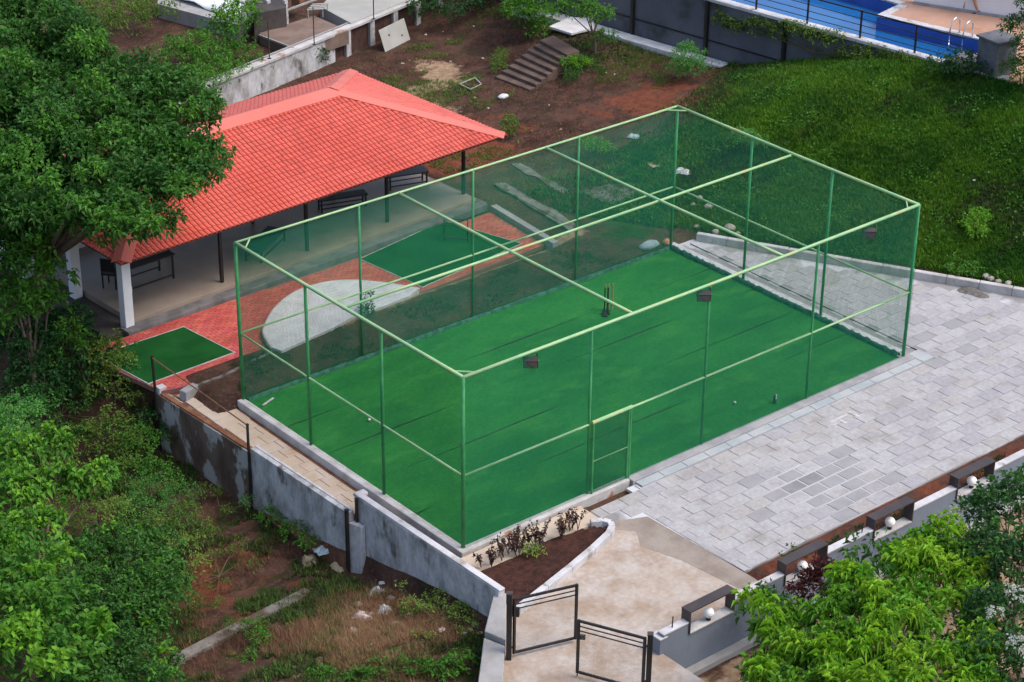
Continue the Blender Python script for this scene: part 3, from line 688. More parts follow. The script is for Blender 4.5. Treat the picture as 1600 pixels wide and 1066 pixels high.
# cricket stumps
q = g(948, 488, -.06); st = empty('cricket_stumps', (q.x, q.y, -.05), 'wooden and black cricket stumps on black bases standing on the turf court', 'stumps')
MB().box((q.x, q.y, -.025), (.34, .16, .05), rz=.9, ch=.015).build('base', M['black'], st)
MB().box((q.x-.16, q.y-.10, -.02), (.26, .14, .05), rz=.9, ch=.015).build('base', M['black'], st)
for k in range(3):
    x, y = q.x+.10*(k-1)*math.cos(-.6)+.06, q.y+.10*(k-1)*math.sin(-.6)
    MB().tube([(x, y, 0), (x, y, .74), (x, y, .78)], [.02, .02, .012], 8).build('stump', M['wood'], st)
for k in range(2):
    x, y = q.x-.16+.06*k, q.y-.08-.06*k
    MB().tube([(x, y, 0), (x, y, .76)], .028 if k else .02, 8).build('dark_stump', M['black'], st)
for px, py, wh in ((577, 657, 'near the left net wall'), (1148, 630, 'near the front net wall')):
    q = g(px, py, -.03); t = empty('cricket_ball', (q.x, q.y, -.055), 'small white ball lying on the green turf '+wh, 'ball')
    MB().sphere((q.x, q.y, -.01), .038, 12, 8).build('ball_body', M['litter_w'], t, smooth=True); MB().tube([(q.x+.0385*math.cos(a), q.y+.0385*math.sin(a), -.01) for a in np.linspace(0, 6.283, 13)], .003, 4, cap=False).build('seam', M['rust'], t)
q = g(1210, 630, -.05); t = empty('kit_bundle', (q.x, q.y, -.055), 'small dark kit bundle with white tag leaning inside the front kerb', 'bundle')
MB().tube([(q.x, q.y, -.05), (q.x+.03, q.y+.02, .12), (q.x+.02, q.y+.05, .16)], [.05, .04, .02], 8).build('bag', M['cloth_dark'], t, smooth=True); MB().box((q.x+.03, q.y-.02, .13), (.05, .02, .12), rz=.5).build('tag', M['litter_w'], t)
q = g(425, 622, -.05); p2 = g(435, 640, -.05); tag(MB().beam(g(410, 634, -.03), g(427, 622, -.03), .05, .02).build('loose_batten', M['kerb_white']), 'loose pale batten lying on turf in the left corner of the cage', 'batten')

# ================================================================== THE PAVILION
PA = 0.0504; PO = Vector((-.58, 13.47, 0)); PL, PD = 13.5, 7.3; EZ = 2.2; PIT = math.atan2(1.3, PD/2)
pu = Vector((math.cos(PA), math.sin(PA), 0)); pv = Vector((-math.sin(PA), math.cos(PA), 0))
def pw(a, c, z): return PO+pu*a+pv*c+Vector((0, 0, z))
pav = empty('pavilion', pw(0, 0, 0), 'open pavilion with red tiled hip roof on white columns and black posts', 'pavilion')
rot = Matrix((pu, pv, (0, 0, 1))).transposed()
# floor and step
FZ = .14
MB().box(pw(6.75, 3.75, -.03), (12.3, 6.3, .34), mtx=rot).build('floor_slab', M['pav_floor'], pav, bevel=.01)
MB().box(pw(6.6, .42, -.07), (12.8, .42, .22), mtx=rot).build('step', M['pav_step'], pav, bevel=.015)
MB().box(pw(12.99, 3.6, -.07), (.2, 6.6, .24), mtx=rot).build('step', M['pav_step'], pav, bevel=.015)
MB().box(pw(.14, 2.6, -.12), (.9, 4.2, .2), mtx=rot).build('side_apron', M['dark_slab'], pav, bevel=.015)
# columns and posts
def col_at(px, py, w, m, nm, z1): 
    q = g(px, py, FZ); d = q-PO; a, c = d.dot(pu), d.dot(pv)
    return a, c
h0_ = PD/2
ROOFZ = lambda c: EZ+min(c, PD-c)*math.tan(PIT)-.1
for (a, c) in ((.44, .62), (.42, 3.1), (.44, 6.2)):
    MB().box(pw(a, c, (ROOFZ(c)-.02)/2), (.27, .27, ROOFZ(c)+.02), mtx=rot, ch=.0).build('column', M['white'], pav, bevel=.012)
MB().box(pw(.60, .60, 1.05), (.04, .1, .16), mtx=rot).build('switch_box', M['white'], pav)
for px, py in ((347, 441), (480, 392), (605, 347), (724, 303)):
    q = g(px, py, FZ); d = q-PO; a = d.dot(pu); c = d.dot(pv)
    MB().box(pw(a, c, (ROOFZ(c)+FZ)/2), (.085, .085, ROOFZ(c)-FZ), mtx=rot).build('post', M['black'], pav)
    if a > PL-h0_: continue
    MB().box(pw(a, c+2.6, (2.6+FZ)/2), (.085, .085, 2.6-FZ), mtx=rot).build('post', M['black'], pav)
    MB().box(pw(a, 6.3, (2.3+FZ)/2), (.085, .085, 2.3-FZ), mtx=rot).build('post', M['black'], pav)
    if a > PL-h0_: continue
    MB().beam(pw(a, .15, EZ-.02), pw(a, 3.65, EZ+1.3-.11), .06, .09).build('rafter', M['black'], pav); MB().beam(pw(a, 7.1, EZ-.02), pw(a, 3.65, EZ+1.3-.11), .06, .09).build('rafter', M['black'], pav)
MB().beam(pw(.25, .72, ROOFZ(.72)-.06), pw(13.2, .72, ROOFZ(.72)-.06), .06, .10).build('eave_beam', M['black'], pav)
MB().beam(pw(.25, 6.5, ROOFZ(6.5)-.06), pw(13.2, 6.5, ROOFZ(6.5)-.06), .06, .10).build('eave_beam', M['black'], pav)
# roof deck
h = PD/2; RZ = EZ+1.3
def hipdeck(dz, ins=0.0):
    P = [pw(ins, ins, EZ+dz), pw(PL-ins, ins, EZ+dz), pw(PL-ins, PD-ins, EZ+dz), pw(ins, PD-ins, EZ+dz), pw(h, h, RZ+dz), pw(PL-h, h, RZ+dz)]
    return P
dk = MB(); P0, P1 = hipdeck(-.015), hipdeck(-.06)
dk.add(P0+P1, [(0, 1, 5, 4), (1, 2, 5), (2, 3, 4, 5), (3, 0, 4), (6, 10, 11, 7), (7, 11, 8), (8, 11, 10, 9), (9, 10, 6), (0, 6, 7, 1), (1, 7, 8, 2), (2, 8, 9, 3), (3, 9, 6, 0)])
roof = dk.build('roof', M['roof_under'], pav)
# tiles
TW, TL = .150, .215
cosp, sinp = math.cos(PIT), math.sin(PIT)
def tile_mb(extra=.03):
    mb = MB(); prof = [(-TW/2-.003, -.006), (-TW*.42, -.004), (-TW*.34, .024), (-TW*.10, .036), (TW*.18, .036), (TW*.40, .022), (TW*.47, -.004), (TW/2+.001, -.006)]
    n = len(prof); lo = [(x, 0.0, z+.030) for x, z in prof]; hi = [(x, TL+extra, z) for x, z in prof]; lip = [(x, 0.0, z+.002) for x, z in prof]
    fs = [(i, i+1, n+i+1, n+i) for i in range(n-1)]+[(2*n+i, 2*n+i+1, i+1, i) for i in range(n-1)]
    mb.add(lo+hi+lip, fs); return mb
tile_src = tile_mb(); tmesh = tile_src.mesh('tile', M['roof'])
slopes = [(pw(0, 0, EZ), pu, pv, PL), (pw(PL, 0, EZ), pv, -pu, PD), (pw(PL, PD, EZ), -pu, -pv, PL), (pw(0, PD, EZ), -pv, pu, PD)]
cand, rest = [], []
for si, (O, eu, ev, Ln) in enumerate(slopes):
    vdir = ev*cosp+Vector((0, 0, sinp)); nd = eu.cross(vdir); mt = Matrix((eu, vdir, nd)).transposed()
    slen = (PD/2)/cosp; rows = int(slen/TL)+1; cols = int(Ln/TW)+2
    for r_ in range(rows):
        for c_ in range(-1, cols):
            a, v = (c_+.5)*TW, r_*TL-.04
            lo_, hi_ = v*cosp, (v+TL)*cosp
            if a+TW/2 < lo_-.02 or a-TW/2 > Ln-lo_+.02: continue
            full = a-TW/2 > hi_+.02 and a+TW/2 < Ln-hi_-.02 and v+TL < slen-.02
            pos = O+eu*a+vdir*v
            if full and si == 0 and a > 2.6: cand.append(((pos-Vector(CAM)).length, pos, mt))
            else: rest.append((si, pos, mt))
cand.sort(key=lambda t: t[0])
for d_, pos, mt in cand[:300]:
    o = link('tile', tmesh, roof); o.matrix_local = Matrix.Translation(pos-BASE[pav])@mt.to_4x4()
rest += [(0, p, m_) for d_, p, m_ in cand[300:]]
bmr = bmesh.new()
for si, (O, eu, ev, Ln) in enumerate(slopes):
    bm = bmesh.new(); mb = MB()
    for s2, pos, mt in rest:
        if s2 == si: mb.add([pos+mt@Vector(v) for v in tile_src.v], tile_src.f)
    tmp = bpy.data.meshes.new('tmp'); tmp.from_pydata(mb.v, [], mb.f); bm.from_mesh(tmp); bpy.data.meshes.remove(tmp)
    # clip at the hips (vertical planes through the hip lines) and at the ridge
    for org, dirv, side in ((O, (eu+ev), 1), (O+eu*Ln, (-eu+ev), -1)):
        nrm = Vector((0, 0, 1)).cross(dirv).normalized()*side
        inside = O+eu*(Ln/2)+ev*.2
        if (inside-org).dot(nrm) > 0: nrm = -nrm
        bmesh.ops.bisect_plane(bm, geom=bm.verts[:]+bm.edges[:]+bm.faces[:], plane_co=org, plane_no=nrm, clear_outer=True)
    bmesh.ops.bisect_plane(bm, geom=bm.verts[:]+bm.edges[:]+bm.faces[:], plane_co=O+ev*(PD/2), plane_no=ev, clear_outer=True)
    tmp = bpy.data.meshes.new('tmp'); bm.to_mesh(tmp); bm.free(); bmr.from_mesh(tmp); bpy.data.meshes.remove(tmp)
for v in bmr.verts: v.co -= BASE[pav]
tm = bpy.data.meshes.new('tile_field'); bmr.to_mesh(tm); bmr.free(); tm.materials.append(M['roof']); tag(link('tile_field', tm, roof), kind='stuff')
# ridge and hip caps: folded sheets in lengths
def cap(p, q, wl, wr, dl, dr, nseg):
    p, q = Vector(p), Vector(q)
    for i in range(nseg):
        a, b = p.lerp(q, i/nseg), p.lerp(q, (i+1)/nseg+.012); mb = MB()
        lift = Vector((0, 0, .095+.006*(i % 2)))
        vs = [a+lift, b+lift, a+dl*wl+lift*.82, b+dl*wl+lift*.82, a+dr*wr+lift*.82, b+dr*wr+lift*.82, a+dl*wl+lift*.5, b+dl*wl+lift*.5, a+dr*wr+lift*.5, b+dr*wr+lift*.5]
        mb.add(vs, [(0, 1, 3, 2), (1, 0, 4, 5), (2, 3, 7, 6), (5, 4, 8, 9)]); mb.build('ridge_cap', M['roof_cap'], roof)
r0, r1 = pw(h, h, RZ), pw(PL-h, h, RZ); fd = (-pv*cosp+Vector((0, 0, -sinp))); bd = (pv*cosp+Vector((0, 0, -sinp))); rd = (pu*cosp+Vector((0, 0, -sinp))); ld = (-pu*cosp+Vector((0, 0, -sinp)))
cap(r0, r1, .42, .42, fd, bd, 5)
for (c_, e_, s1, s2) in ((pw(0, 0, EZ), r0, -1, 0), (pw(PL, 0, EZ), r1, 1, 0), (pw(PL, PD, EZ), r1, 1, 1), (pw(0, PD, EZ), r0, -1, 1)):
    # cap flaps run perpendicular to the hip, within each slope plane
    hd = (e_-c_).normalized()
    n1 = ((Vector((0, 0, 1))*cosp)+(-pv if s2 == 0 else pv)*sinp); n2 = (Vector((0, 0, 1))*cosp+(pu*s1)*sinp)
    f1 = hd.cross(n1).normalized(); f2 = hd.cross(n2).normalized()
    cen = pw(PL/2, PD/2, 0)
    f1 = f1 if (f1.dot(-pu*s1) > 0) else -f1; f2 = f2 if f2.dot(pv if s2 == 0 else -pv) > 0 else -f2
    cap(c_, e_, .27, .27, f1, f2, 6)
# furniture under the roof
def table(px, py, L1, W1, hgt, rz, label, cat='table', z=FZ, nm='table'):
    q = g(px, py, z); t = empty(nm, q, label, cat); m3 = Matrix.Rotation(rz, 3, 'Z')
    MB().box(q+Vector((0, 0, hgt)), (L1, W1, .04), rz=rz).build('top', M['black'], t, bevel=.006)
    for sx in (-1, 1):
        for sy in (-1, 1): MB().box(q+m3@Vector((sx*(L1/2-.06), sy*(W1/2-.06), hgt/2-.01)), (.045, .045, hgt-.02), rz=rz).build('leg', M['black'], t)
    MB().box(q+m3@Vector((0, W1/2-.06, .12)), (L1-.14, .03, .03), rz=rz).build('stretcher', M['black'], t); MB().box(q+m3@Vector((0, -W1/2+.06, .12)), (L1-.14, .03, .03), rz=rz).build('stretcher', M['black'], t)
    return t
table(228, 440, 1.5, .8, .74, PA, 'dark table under the roof just behind the near white column')
table(415, 392, 1.7, .6, .36, PA+.5, 'low dark bench under the roof between the first and second black posts', 'bench', nm='bench')
table(535, 325, 1.5, .4, .40, PA-.35, 'low dark bench under the roof between the second and third black posts', 'bench', nm='bench')
table(635, 290, 1.3, .5, .45, PA-.35, 'small dark bench under the roof by the third black post', 'bench', nm='bench')
def chair(px, py, rz, label):
    q = g(px, py, FZ); t = empty('chair', q, label, 'chair'); m3 = Matrix.Rotation(rz, 3, 'Z')
    MB().box(q+Vector((0, 0, .43)), (.44, .44, .05), rz=rz).build('seat', M['black'], t, bevel=.01); MB().box(q+m3@Vector((0, .21, .72)), (.42, .04, .38), rz=rz).build('backrest', M['black'], t, bevel=.01)
    for sx in (-1, 1):
        for sy in (-1, 1): MB().box(q+m3@Vector((sx*.19, sy*.19, .205)), (.035, .035, .41), rz=rz).build('leg', M['black'], t)
        MB().box(q+m3@Vector((sx*.19, .20, .50)), (.035, .035, .1), rz=rz).build('back_support', M['black'], t)
chair(176, 447, 2.2, 'dark plastic chair under the roof between the two white columns')
# low white bench wall behind the left end of the pavilion
q = g(72, 378, .5); tag(MB().box((q.x+.3, q.y+.4, .12), (2.6, 1.4, .76), rz=PA, ch=.02).build('white_platform', M['white']), 'white painted platform behind the left end of the pavilion', 'platform')
q = g(100, 470, -.15); t = empty('white_bin_lid', q, 'white plastic lid lying on dark ground left of the near column', 'lid')
MB().box(q+Vector((0, 0, .03)), (.5, .34, .05), rz=.2, ch=.015).build('lid_panel', M['white_dirty'], t); MB().box(q+Vector((0, 0, .07)), (.16, .05, .03), rz=.2).build('handle', M['kerb_grey'], t)

# ================================================================== RED PAVING, MATS, ROUND PLATFORM
rp = [(-1.32, 10.55), (.1, 10.15), (1.6, 10.6), (12.05, 11.25), (12.3, 14.05), (-1.9, 13.7)]
RPZ = -.06
ro = MB().prism(rp, -.2, RPZ-.012).build('red_paving', M['redmortar']); tag(ro, kind='structure')
bk = MB(); bw, bl = .105, .21
rr_ = PA
def inrp(x, y): return inpoly(x, y, rp)
for i in range(-10, 75):
    for j in range(0, 44):
        x0 = -1.8+i*bl+(bl/2 if j % 2 else 0); y0 = 10.0+j*bw
        x, y = x0, y0+(x0)*.03
        if inrp(x-.1, y) and inrp(x+.1, y) and inrp(x, y+.05) and inrp(x, y-.05):
            bk.box((x, y, RPZ-.025+random.uniform(-.002, .002)), (bl-.008, bw-.007, .05), rz=.03, ch=.005)
tag(bk.build('brick_field', M['redbrick'], ro), kind='stuff')
MB().prism([(12.03, 10.9), (12.25, 10.9), (12.55, 14.1), (12.33, 14.1)], -.2, .10).build('edge_kerb', M['concrete'], ro, bevel=.012)
def matobj(P, label):
    P = [tuple(g(x, y, RPZ+.01)[:2]) for x, y in P]; o = MB().prism(P, RPZ-.004, RPZ+.014).build('turf_mat', M['mat'], bevel=.004); tag(o, label, 'turf mat')
    for i in range(len(P)):
        p, q = Vector((*P[i], RPZ+.01)), Vector((*P[(i+1) % len(P)], RPZ+.01)); d = (q-p).normalized()*.03
        MB().beam(p-d, q+d, .022, .024).build('binding', M['kerb'], o)
matobj([(366, 551), (287, 511), (150, 556), (232, 600)], 'dark green turf mat on red paving outside the left net wall')
matobj([(660, 449), (562, 405), (693, 345), (815, 381)], 'dark green turf mat on red paving behind the cage by the metal frame')
# round white platform
arcp = [(425, 543), (414, 525), (413, 510), (430, 480), (460, 456), (500, 442), (545, 437), (600, 441), (655, 450)]
pp = [tuple(g(x, y, .12)[:2]) for x, y in arcp]
def smooth_poly(P, n=4):
    out = []
    for i in range(len(P)-1):
        p0, p1, p2, p3 = P[max(i-1, 0)], P[i], P[i+1], P[min(i+2, len(P)-1)]
        for k in range(n):
            t = k/n; out.append(tuple(.5*((2*p1[a])+(-p0[a]+p2[a])*t+(2*p0[a]-5*p1[a]+4*p2[a]-p3[a])*t*t+(-p0[a]+3*p1[a]-3*p2[a]+p3[a])*t**3) for a in (0, 1)))
    return out+[P[-1]]
sp = smooth_poly(pp)
low = [tuple(g(x, y, .12)[:2]) for x, y in ((640, 462), (600, 478), (560, 490), (520, 512), (480, 530), (440, 548))]
t = empty('round_platform', g(530, 490, 0), 'pale grey rounded concrete platform on red paving beside the soil bank', 'platform')
MB().prism(list(reversed(sp+low)), -.18, .12).build('platform_top', M['white_dirty'], t, bevel=.012)
sp2 = [(x+.0, y) for x, y in sp]
rim = MB(); rim.tube([(x, y, .07) for x, y in sp], .05, 6); rim.build('rim', M['kerb'], t)
# low retaining edge of the bank left of the platform and the block by the wall
be = empty('bank_edge', g(420, 560, 0), 'low crumbling concrete edge between red paving and the soil bank', 'edging')
epts = [g(x, y, .03) for x, y in ((300, 605), (345, 590), (390, 568), (435, 545), (455, 538))]
for a, c in zip(epts[:-1], epts[1:]): MB().beam(a-Vector((0,0,.05)), c-Vector((0,0,.05)), .12, .16).build('edge_block', M['concrete_old'], be, bevel=.015)
q = g(292, 612, 0); tag(MB().box((q.x+.1, q.y+.05, -.08), (.5, .22, .3), rz=.3, ch=.02).build('concrete_block', M['concrete']), 'grey concrete block at the corner of red paving and side path', 'block')
# rubble edge along the far part of the bank
for k, (px, py) in enumerate(((470, 532), (505, 512), (540, 500), (585, 488), (640, 470), (690, 448), (745, 425), (790, 405), (830, 385))):
    pass
# black metal frame on the far mat
q = g(712, 377, RPZ); t = empty('metal_stand', q, 'black tubular metal frame standing on the far green mat', 'frame')
a, c = g(694, 377, RPZ), g(731, 379, RPZ); c = Vector((c.x, c.y, a.z))
for p in (a, c): MB().tube([p, p+Vector((0, 0, .72))], .016, 6).build('leg', M['black'], t)
for z in (.72, .5, .1): MB().tube([a+Vector((0, 0, z)), c+Vector((0, 0, z))], .014, 6).build('bar', M['black'], t)
back = Vector((.25, .35, 0))
for p in (a, c): MB().tube([p+Vector((0, 0, .72)), p+back], .014, 6).build('stay', M['black'], t)

# ================================================================== BOUNDARY WALL AND ITS POSTS
w1 = empty('boundary_wall', (-1.2, 8.8, -2), 'low mud stained retaining wall below the path, upper stretch', 'wall')
MB().prism([(-1.40, 10.75), (-1.14, 10.75), (-.99, 6.75), (-1.22, 6.75)], -2.3, -.17).build('wall_face', M['plaster_mud'], w1, bevel=.015)
MB().beam((-1.30, 10.72, -.155), (-1.11, 6.78, -.155), .14, .05).build('coping', M['red_mud'], w1, bevel=.01)
MB().box((-1.27, 10.66, -.08), (.22, .2, .2)).build('end_block', M['kerb_white'], w1, bevel=.02)
w2 = empty('boundary_wall', (-1.1, 4.8, -2), 'grey streaked plaster wall stretch standing just above the path edge', 'wall')
MB().prism([(-1.20, 6.70), (-1.02, 6.70), (-.94, 2.85), (-1.12, 2.85)], -2.3, -.04).build('wall_face', M['plaster'], w2, bevel=.01)
MB().beam((-1.04, 6.69, -.03), (-.96, 2.86, -.03), .06, .024).build('coping', M['kerb_white'], w2)
MB().prism([(-1.11, 2.84), (-.94, 2.84), (-.87, 2.5), (-1.0, 2.5)], -2.3, -.30).build('return_face', M['plaster'], w2, bevel=.01)
w3 = empty('boundary_wall', (-.75, .2, -1.5), 'tall stained plaster wall stretch with white coping ending at the gate', 'wall')
MB().prism([(-.86, 2.80), (-.68, 2.80), (-.62, -2.20), (-.80, -2.20)], -1.9, .30).build('wall_face', M['plaster'], w3, bevel=.01)
MB().beam((-.77, 2.80, .322), (-.71, -2.22, .322), .16, .045).build('coping', M['kerb_white'], w3, bevel=.01)
MB().box((-.72, 2.86, .31), (.30, .20, .10)).build('end_block', M['kerb_white'], w3, bevel=.03)
w4 = empty('entrance_side_wall', (-1.6, -3.2, -1), 'broad grey concrete side wall stepping down beside the gate', 'wall')
def quadwall(P, z0, z1, nm): MB().prism([tuple(g(x, y, z1)[:2]) for x, y in P], z0, z1).build(nm, M['concrete'], w4, bevel=.02)
quadwall([(757, 986), (790, 1000), (791, 926), (771, 930)], -1.6, .16, 'upper_block')
quadwall([(744, 1090), (784, 1090), (789, 1009), (756, 996)], -1.6, .06, 'lower_block')
def fpost(px, ptop, pbot, x_, y_, z0, z1, label, lean=0.0, w=.05):
    t = empty('fence_post', (x_, y_, z0), label, 'post', 'black iron posts along the boundary wall')
    MB().beam((x_, y_, z0), (x_+lean, y_, z1), w, w).build('shaft', M['black'], t); MB().box((x_+lean, y_, z1+.01), (w*1.25, w*1.25, .02)).build('cap', M['black'], t)
q = g(391, 642, .62); P1q = (q.x, q.y)
q1 = g(233, 522, .75)
fpost(238, 0, 0, -1.46, 10.55, -1.9, .98, 'leaning black iron post at the upper corner of the boundary wall', -.06)
fpost(391, 0, 0, -1.24, 6.72, -1.95, .62, 'tall thin black iron post where the muddy and streaked wall stretches meet')
fpost(549, 0, 0, -1.17, 2.80, -1.5, .08, 'short black iron post at the lower end of the streaked wall', w=.07)
fpost(570, 0, 0, -.93, 2.74, -1.4, .32, 'black iron post against the white-capped end of the tall wall', w=.06)
tag(MB().tube([(-1.52, 10.55, .95), (-1.36, 8.6, .76), (-1.24, 6.72, .60)], .018, 6).build('rusty_pipe', M['rust']), 'thin rusty pipe sloping between two black posts over the side path', 'pipe')

# ================================================================== GATE
gp = g(795, 1030, -.115); g2 = g(1012, 1083, -.115)
def gatepost(q, z1, label):
    t = empty('gate_post', q, label, 'gate post'); MB().box((q.x, q.y, (z1-.12)/2), (.11, .11, z1+.12), rz=.8).build('shaft', M['black'], t, bevel=.008)
    MB().box((q.x, q.y, z1+.012), (.125, .125, .024), rz=.8).build('cap', M['dark_brown'], t)
gatepost(gp, 1.50, 'thick black gate post beside the concrete side wall')
gatepost(g2, 1.32, 'thick black gate post beside the end of the blue-grey wall')
def leaf(h0, h1, b0, hgt, label):
    h0, h1 = Vector((h0.x, h0.y, 0)), Vector((h1.x, h1.y, 0)); t = empty('gate_leaf', (h0.x, h0.y, b0), label, 'gate'); W = .05
    up = Vector((0, 0, 1)); z0, z1 = up*b0, up*(b0+hgt)
    MB().beam(h0+z0, h0+z1, W, W).build('stile', M['black'], t); MB().beam(h1+z0, h1+z1, W, W).build('stile', M['black'], t)
    for z in (b0+.025, b0+hgt-.025): MB().beam(h0.lerp(h1, .025)+up*z, h1.lerp(h0, .025)+up*z, .045, .045).build('frame_rail', M['black'], t)
    for z in (b0+hgt-.15, b0+hgt-.26): MB().beam(h0.lerp(h1, .025)+up*z, h1.lerp(h0, .025)+up*z, .02, .02).build('thin_bar', M['black'], t)
    d = (h1-h0); Ln = d.length; e = d.normalized(); wm = MB(); pit = .075; top = hgt-.28; n = int((Ln+top)/pit)
    for k in range(n):                                   # diamond wire mesh
        s0 = k*pit
        for sg in (0, 1):
            a0, c0 = (s0, 0) if s0 < Ln else (Ln, s0-Ln); a1, c1 = (s0-top, top) if s0 > top else (0, s0)
            if sg: a0, a1 = Ln-a0, Ln-a1
            wm.tube([h0+e*a0+up*(b0+.02+c0), h0+e*a1+up*(b0+.02+c1)], .0016, 3, cap=False)
    wm.build('wire_mesh', M['wire'], t)
    return t, h0, h1
la = g(803, 1020, 0); lb = g(899, 997, 0)
t, h0, h1 = leaf(Vector((la.x, la.y, 0)), lb, -.02, 1.36, 'left black gate leaf with wire mesh, hinged on the post by the side wall')
MB().box(h0+Vector((.03, 0, 1.0)), (.05, .16, .22), rz=.8).build('latch_plate', M['black'], t)
MB().beam(Vector((gp.x, gp.y, .15)), h0+Vector((0, 0, .15)), .03, .03).build('hinge', M['black'], t); MB().beam(Vector((gp.x, gp.y, 1.2)), h0+Vector((0, 0, 1.2)), .03, .03).build('hinge', M['black'], t)
lc = g(902, 1050, 0); ld_ = g(1004, 1078, 0)
t, h0, h1 = leaf(ld_, lc, -.02, 1.30, 'right black gate leaf with wire mesh, hinged on the post by the blue-grey wall')
MB().box(h1+Vector((.05, -.04, .86)), (.16, .05, .10), rz=-.8).build('latch', M['black'], t); MB().tube([h1+Vector((0, 0, -.1)), h1+Vector((0, 0, .25))], .012, 6).build('drop_bolt', M['black'], t)
MB().beam(Vector((g2.x, g2.y, 1.05)), h0+Vector((0, 0, 1.05)), .03, .03).build('hinge', M['black'], t); MB().beam(Vector((g2.x, g2.y, .2)), h0+Vector((0, 0, .2)), .03, .03).build('hinge', M['black'], t)

# ================================================================== BLUE-GREY FRONT WALL WITH FRAMES AND GLOBES
fr = [(1.52, 2.86), (4.38, 5.72), (7.24, 8.58), (10.10, 11.44), (12.96, 14.3)]
WY0, WY1, WT, WN_ = -5.62, -5.45, .32, .06
bw_ = empty('front_wall', (.8, -5.5, -.9), 'long blue-grey front wall with white coping and notches for lamp frames', 'wall')
xs = [.80]+[v for p in fr for v in p]+[22.4]
for i in range(0, len(xs), 2):
    a, c = xs[i]-(.03 if i else 0), xs[i+1]+.03
    MB().prism([(a, WY0), (c, WY0), (c, WY1), (a, WY1)], -1.1, WT).build('wall_panel', M['wall_blue'], bw_)
    MB().box(((a+c)/2, (WY0+WY1)/2, WT+.0175), (c-a, WY1-WY0+.02, .035)).build('coping', M['kerb_white'], bw_, bevel=.006)
for a, c in fr:
    MB().prism([(a+.031, WY0), (c-.031, WY0), (c-.031, WY1), (a+.031, WY1)], -1.1, WN_-.02).build('wall_panel', M['wall_blue'], bw_)
MB().prism([(.70, WY0-.012), (.90, WY0-.012), (.90, WY1+.10), (.70, WY1+.10)], -1.1, WT-.07).build('end_pier', M['wall_blue'], bw_, bevel=.01); MB().box((.80, (WY0+WY1)/2+.04, WT-.055), (.22, .30, .03)).build('pier_cap', M['kerb_white'], bw_, bevel=.006)
MB().box((11.3, WY0-.12, -.95), (21.6, .22, .3)).build('footing', M['concrete'], bw_, bevel=.01)
wh = ['frame nearest the gate', 'second frame from the gate by maroon leaves', 'third frame from the gate', 'fourth frame from the gate', 'last frame at the right edge']
for k, (a, c) in enumerate(fr):
    y0, y1, z0, z1 = -5.65, -5.39, WN_, .60; cx = (a+c)/2
    t = empty('lamp_frame', (cx, -5.52, z0), 'dark brown box frame in the blue-grey wall, '+wh[k], 'frame', 'box frames along the front wall')
    MB().box((cx, (y0+y1)/2, z1), (c-a, y1-y0, .03)).build('top_plate', M['dark_brown'], t)
    MB().box((cx, (WY0+WY1)/2, z0+.01), (c-a-.07, .24, .03)).build('sill', M['kerb'], t)
    for x in (a+.02, c-.02): MB().box((x, (y0+y1)/2, (z0+z1)/2-.01), (.03, y1-y0, z1-z0-.02)).build('side_plate', M['dark_brown'], t)
    t = empty('globe_lamp', (cx, -5.54, z0+.025), 'white globe lamp standing in the '+wh[k], 'lamp', 'globe lamps along the front wall')
    MB().sphere((cx, -5.54, z0+.20), .118, 20, 14).build('globe', M['globe'], t, smooth=True); MB().tube([(cx, -5.54, z0+.025), (cx, -5.54, z0+.10)], [.055, .045], 12).build('base', M['black'], t)
for x, label in ((1.12, 'thin black rod standing on the wall end beside the gate'), (6.95, 'thin black rod standing on the wall beside the third lamp frame')):
    tag(MB().tube([(x, -5.54, WT), (x+.01, -5.54, WT+.30)], .014, 6).build('iron_rod', M['black']), label, 'rod')

# ================================================================== BACK: STEPS, RETAINING WALL, POOL
stp = empty('stone_steps', (19.1, 21.2, .3), 'flight of worn brown stone steps climbing the red soil slope', 'steps')
s0, s1 = (g(773, 124, .32), g(828, 145, .32)), (g(853, 60, 1.22), g(896, 84, 1.22))
for k in range(8):
    t0, t1 = k/8, (k+2.2)/8; zt = .44+.115*k; L0, R0, L1, R1 = s0[0].lerp(s1[0], t0), s0[1].lerp(s1[1], t0), s0[0].lerp(s1[0], t1), s0[1].lerp(s1[1], t1)
    j = random.uniform(-.03, .03); MB().prism([(R0.x+j, R0.y-j), (R1.x, R1.y), (L1.x, L1.y), (L0.x+j, L0.y+j)], zt-.30, zt).build('step', M['step_brown'], stp, bevel=.02)
yA, yB = 27.5, 6.6
def wl(y, off=0.0): return poolline_x(y)+off
rw = empty('retaining_wall', (wl(18), 18, .6), 'tall slate grey retaining wall below the pool terrace', 'wall')
MB().prism([(wl(yA), yA), (wl(yA)+.3, yA), (wl(yB)+.3, yB), (wl(yB), yB)], .2, 2.93).build('wall_face', M['wall_dark'], rw)
seg = 3.2; y = yA
while y > 14:
    MB().box((wl(y)-.05, y, 1.7), (.10, .14, 2.5), rz=-.14).build('pilaster', M['black'], rw); y -= seg
MB().beam((wl(yA)-.015, yA, 1.55), (wl(14)-.015, 14, 1.55), .03, .04).build('joint_band', M['black'], rw)
MB().beam((wl(yA)+.12, yA, 2.98), (wl(yB)+.12, yB, 2.98), .36, .10).build('coping', M['kerb_white'], rw)
tag(MB().prism([(wl(26)-.75, 26), (wl(26)-.06, 26), (wl(16.8)-.06, 16.8), (wl(16.8)-.55, 16.8)], .5, .98).build('white_plinth', M['white_dirty'], bevel=.02), 'white speckled concrete plinth along the foot of the slate grey wall', 'plinth')
q = g(895, 37, 1.45); sl_ = empty('concrete_slab', (q.x, q.y, 1.1), 'pale broken concrete slab lying above the top of the stone steps', 'slab')
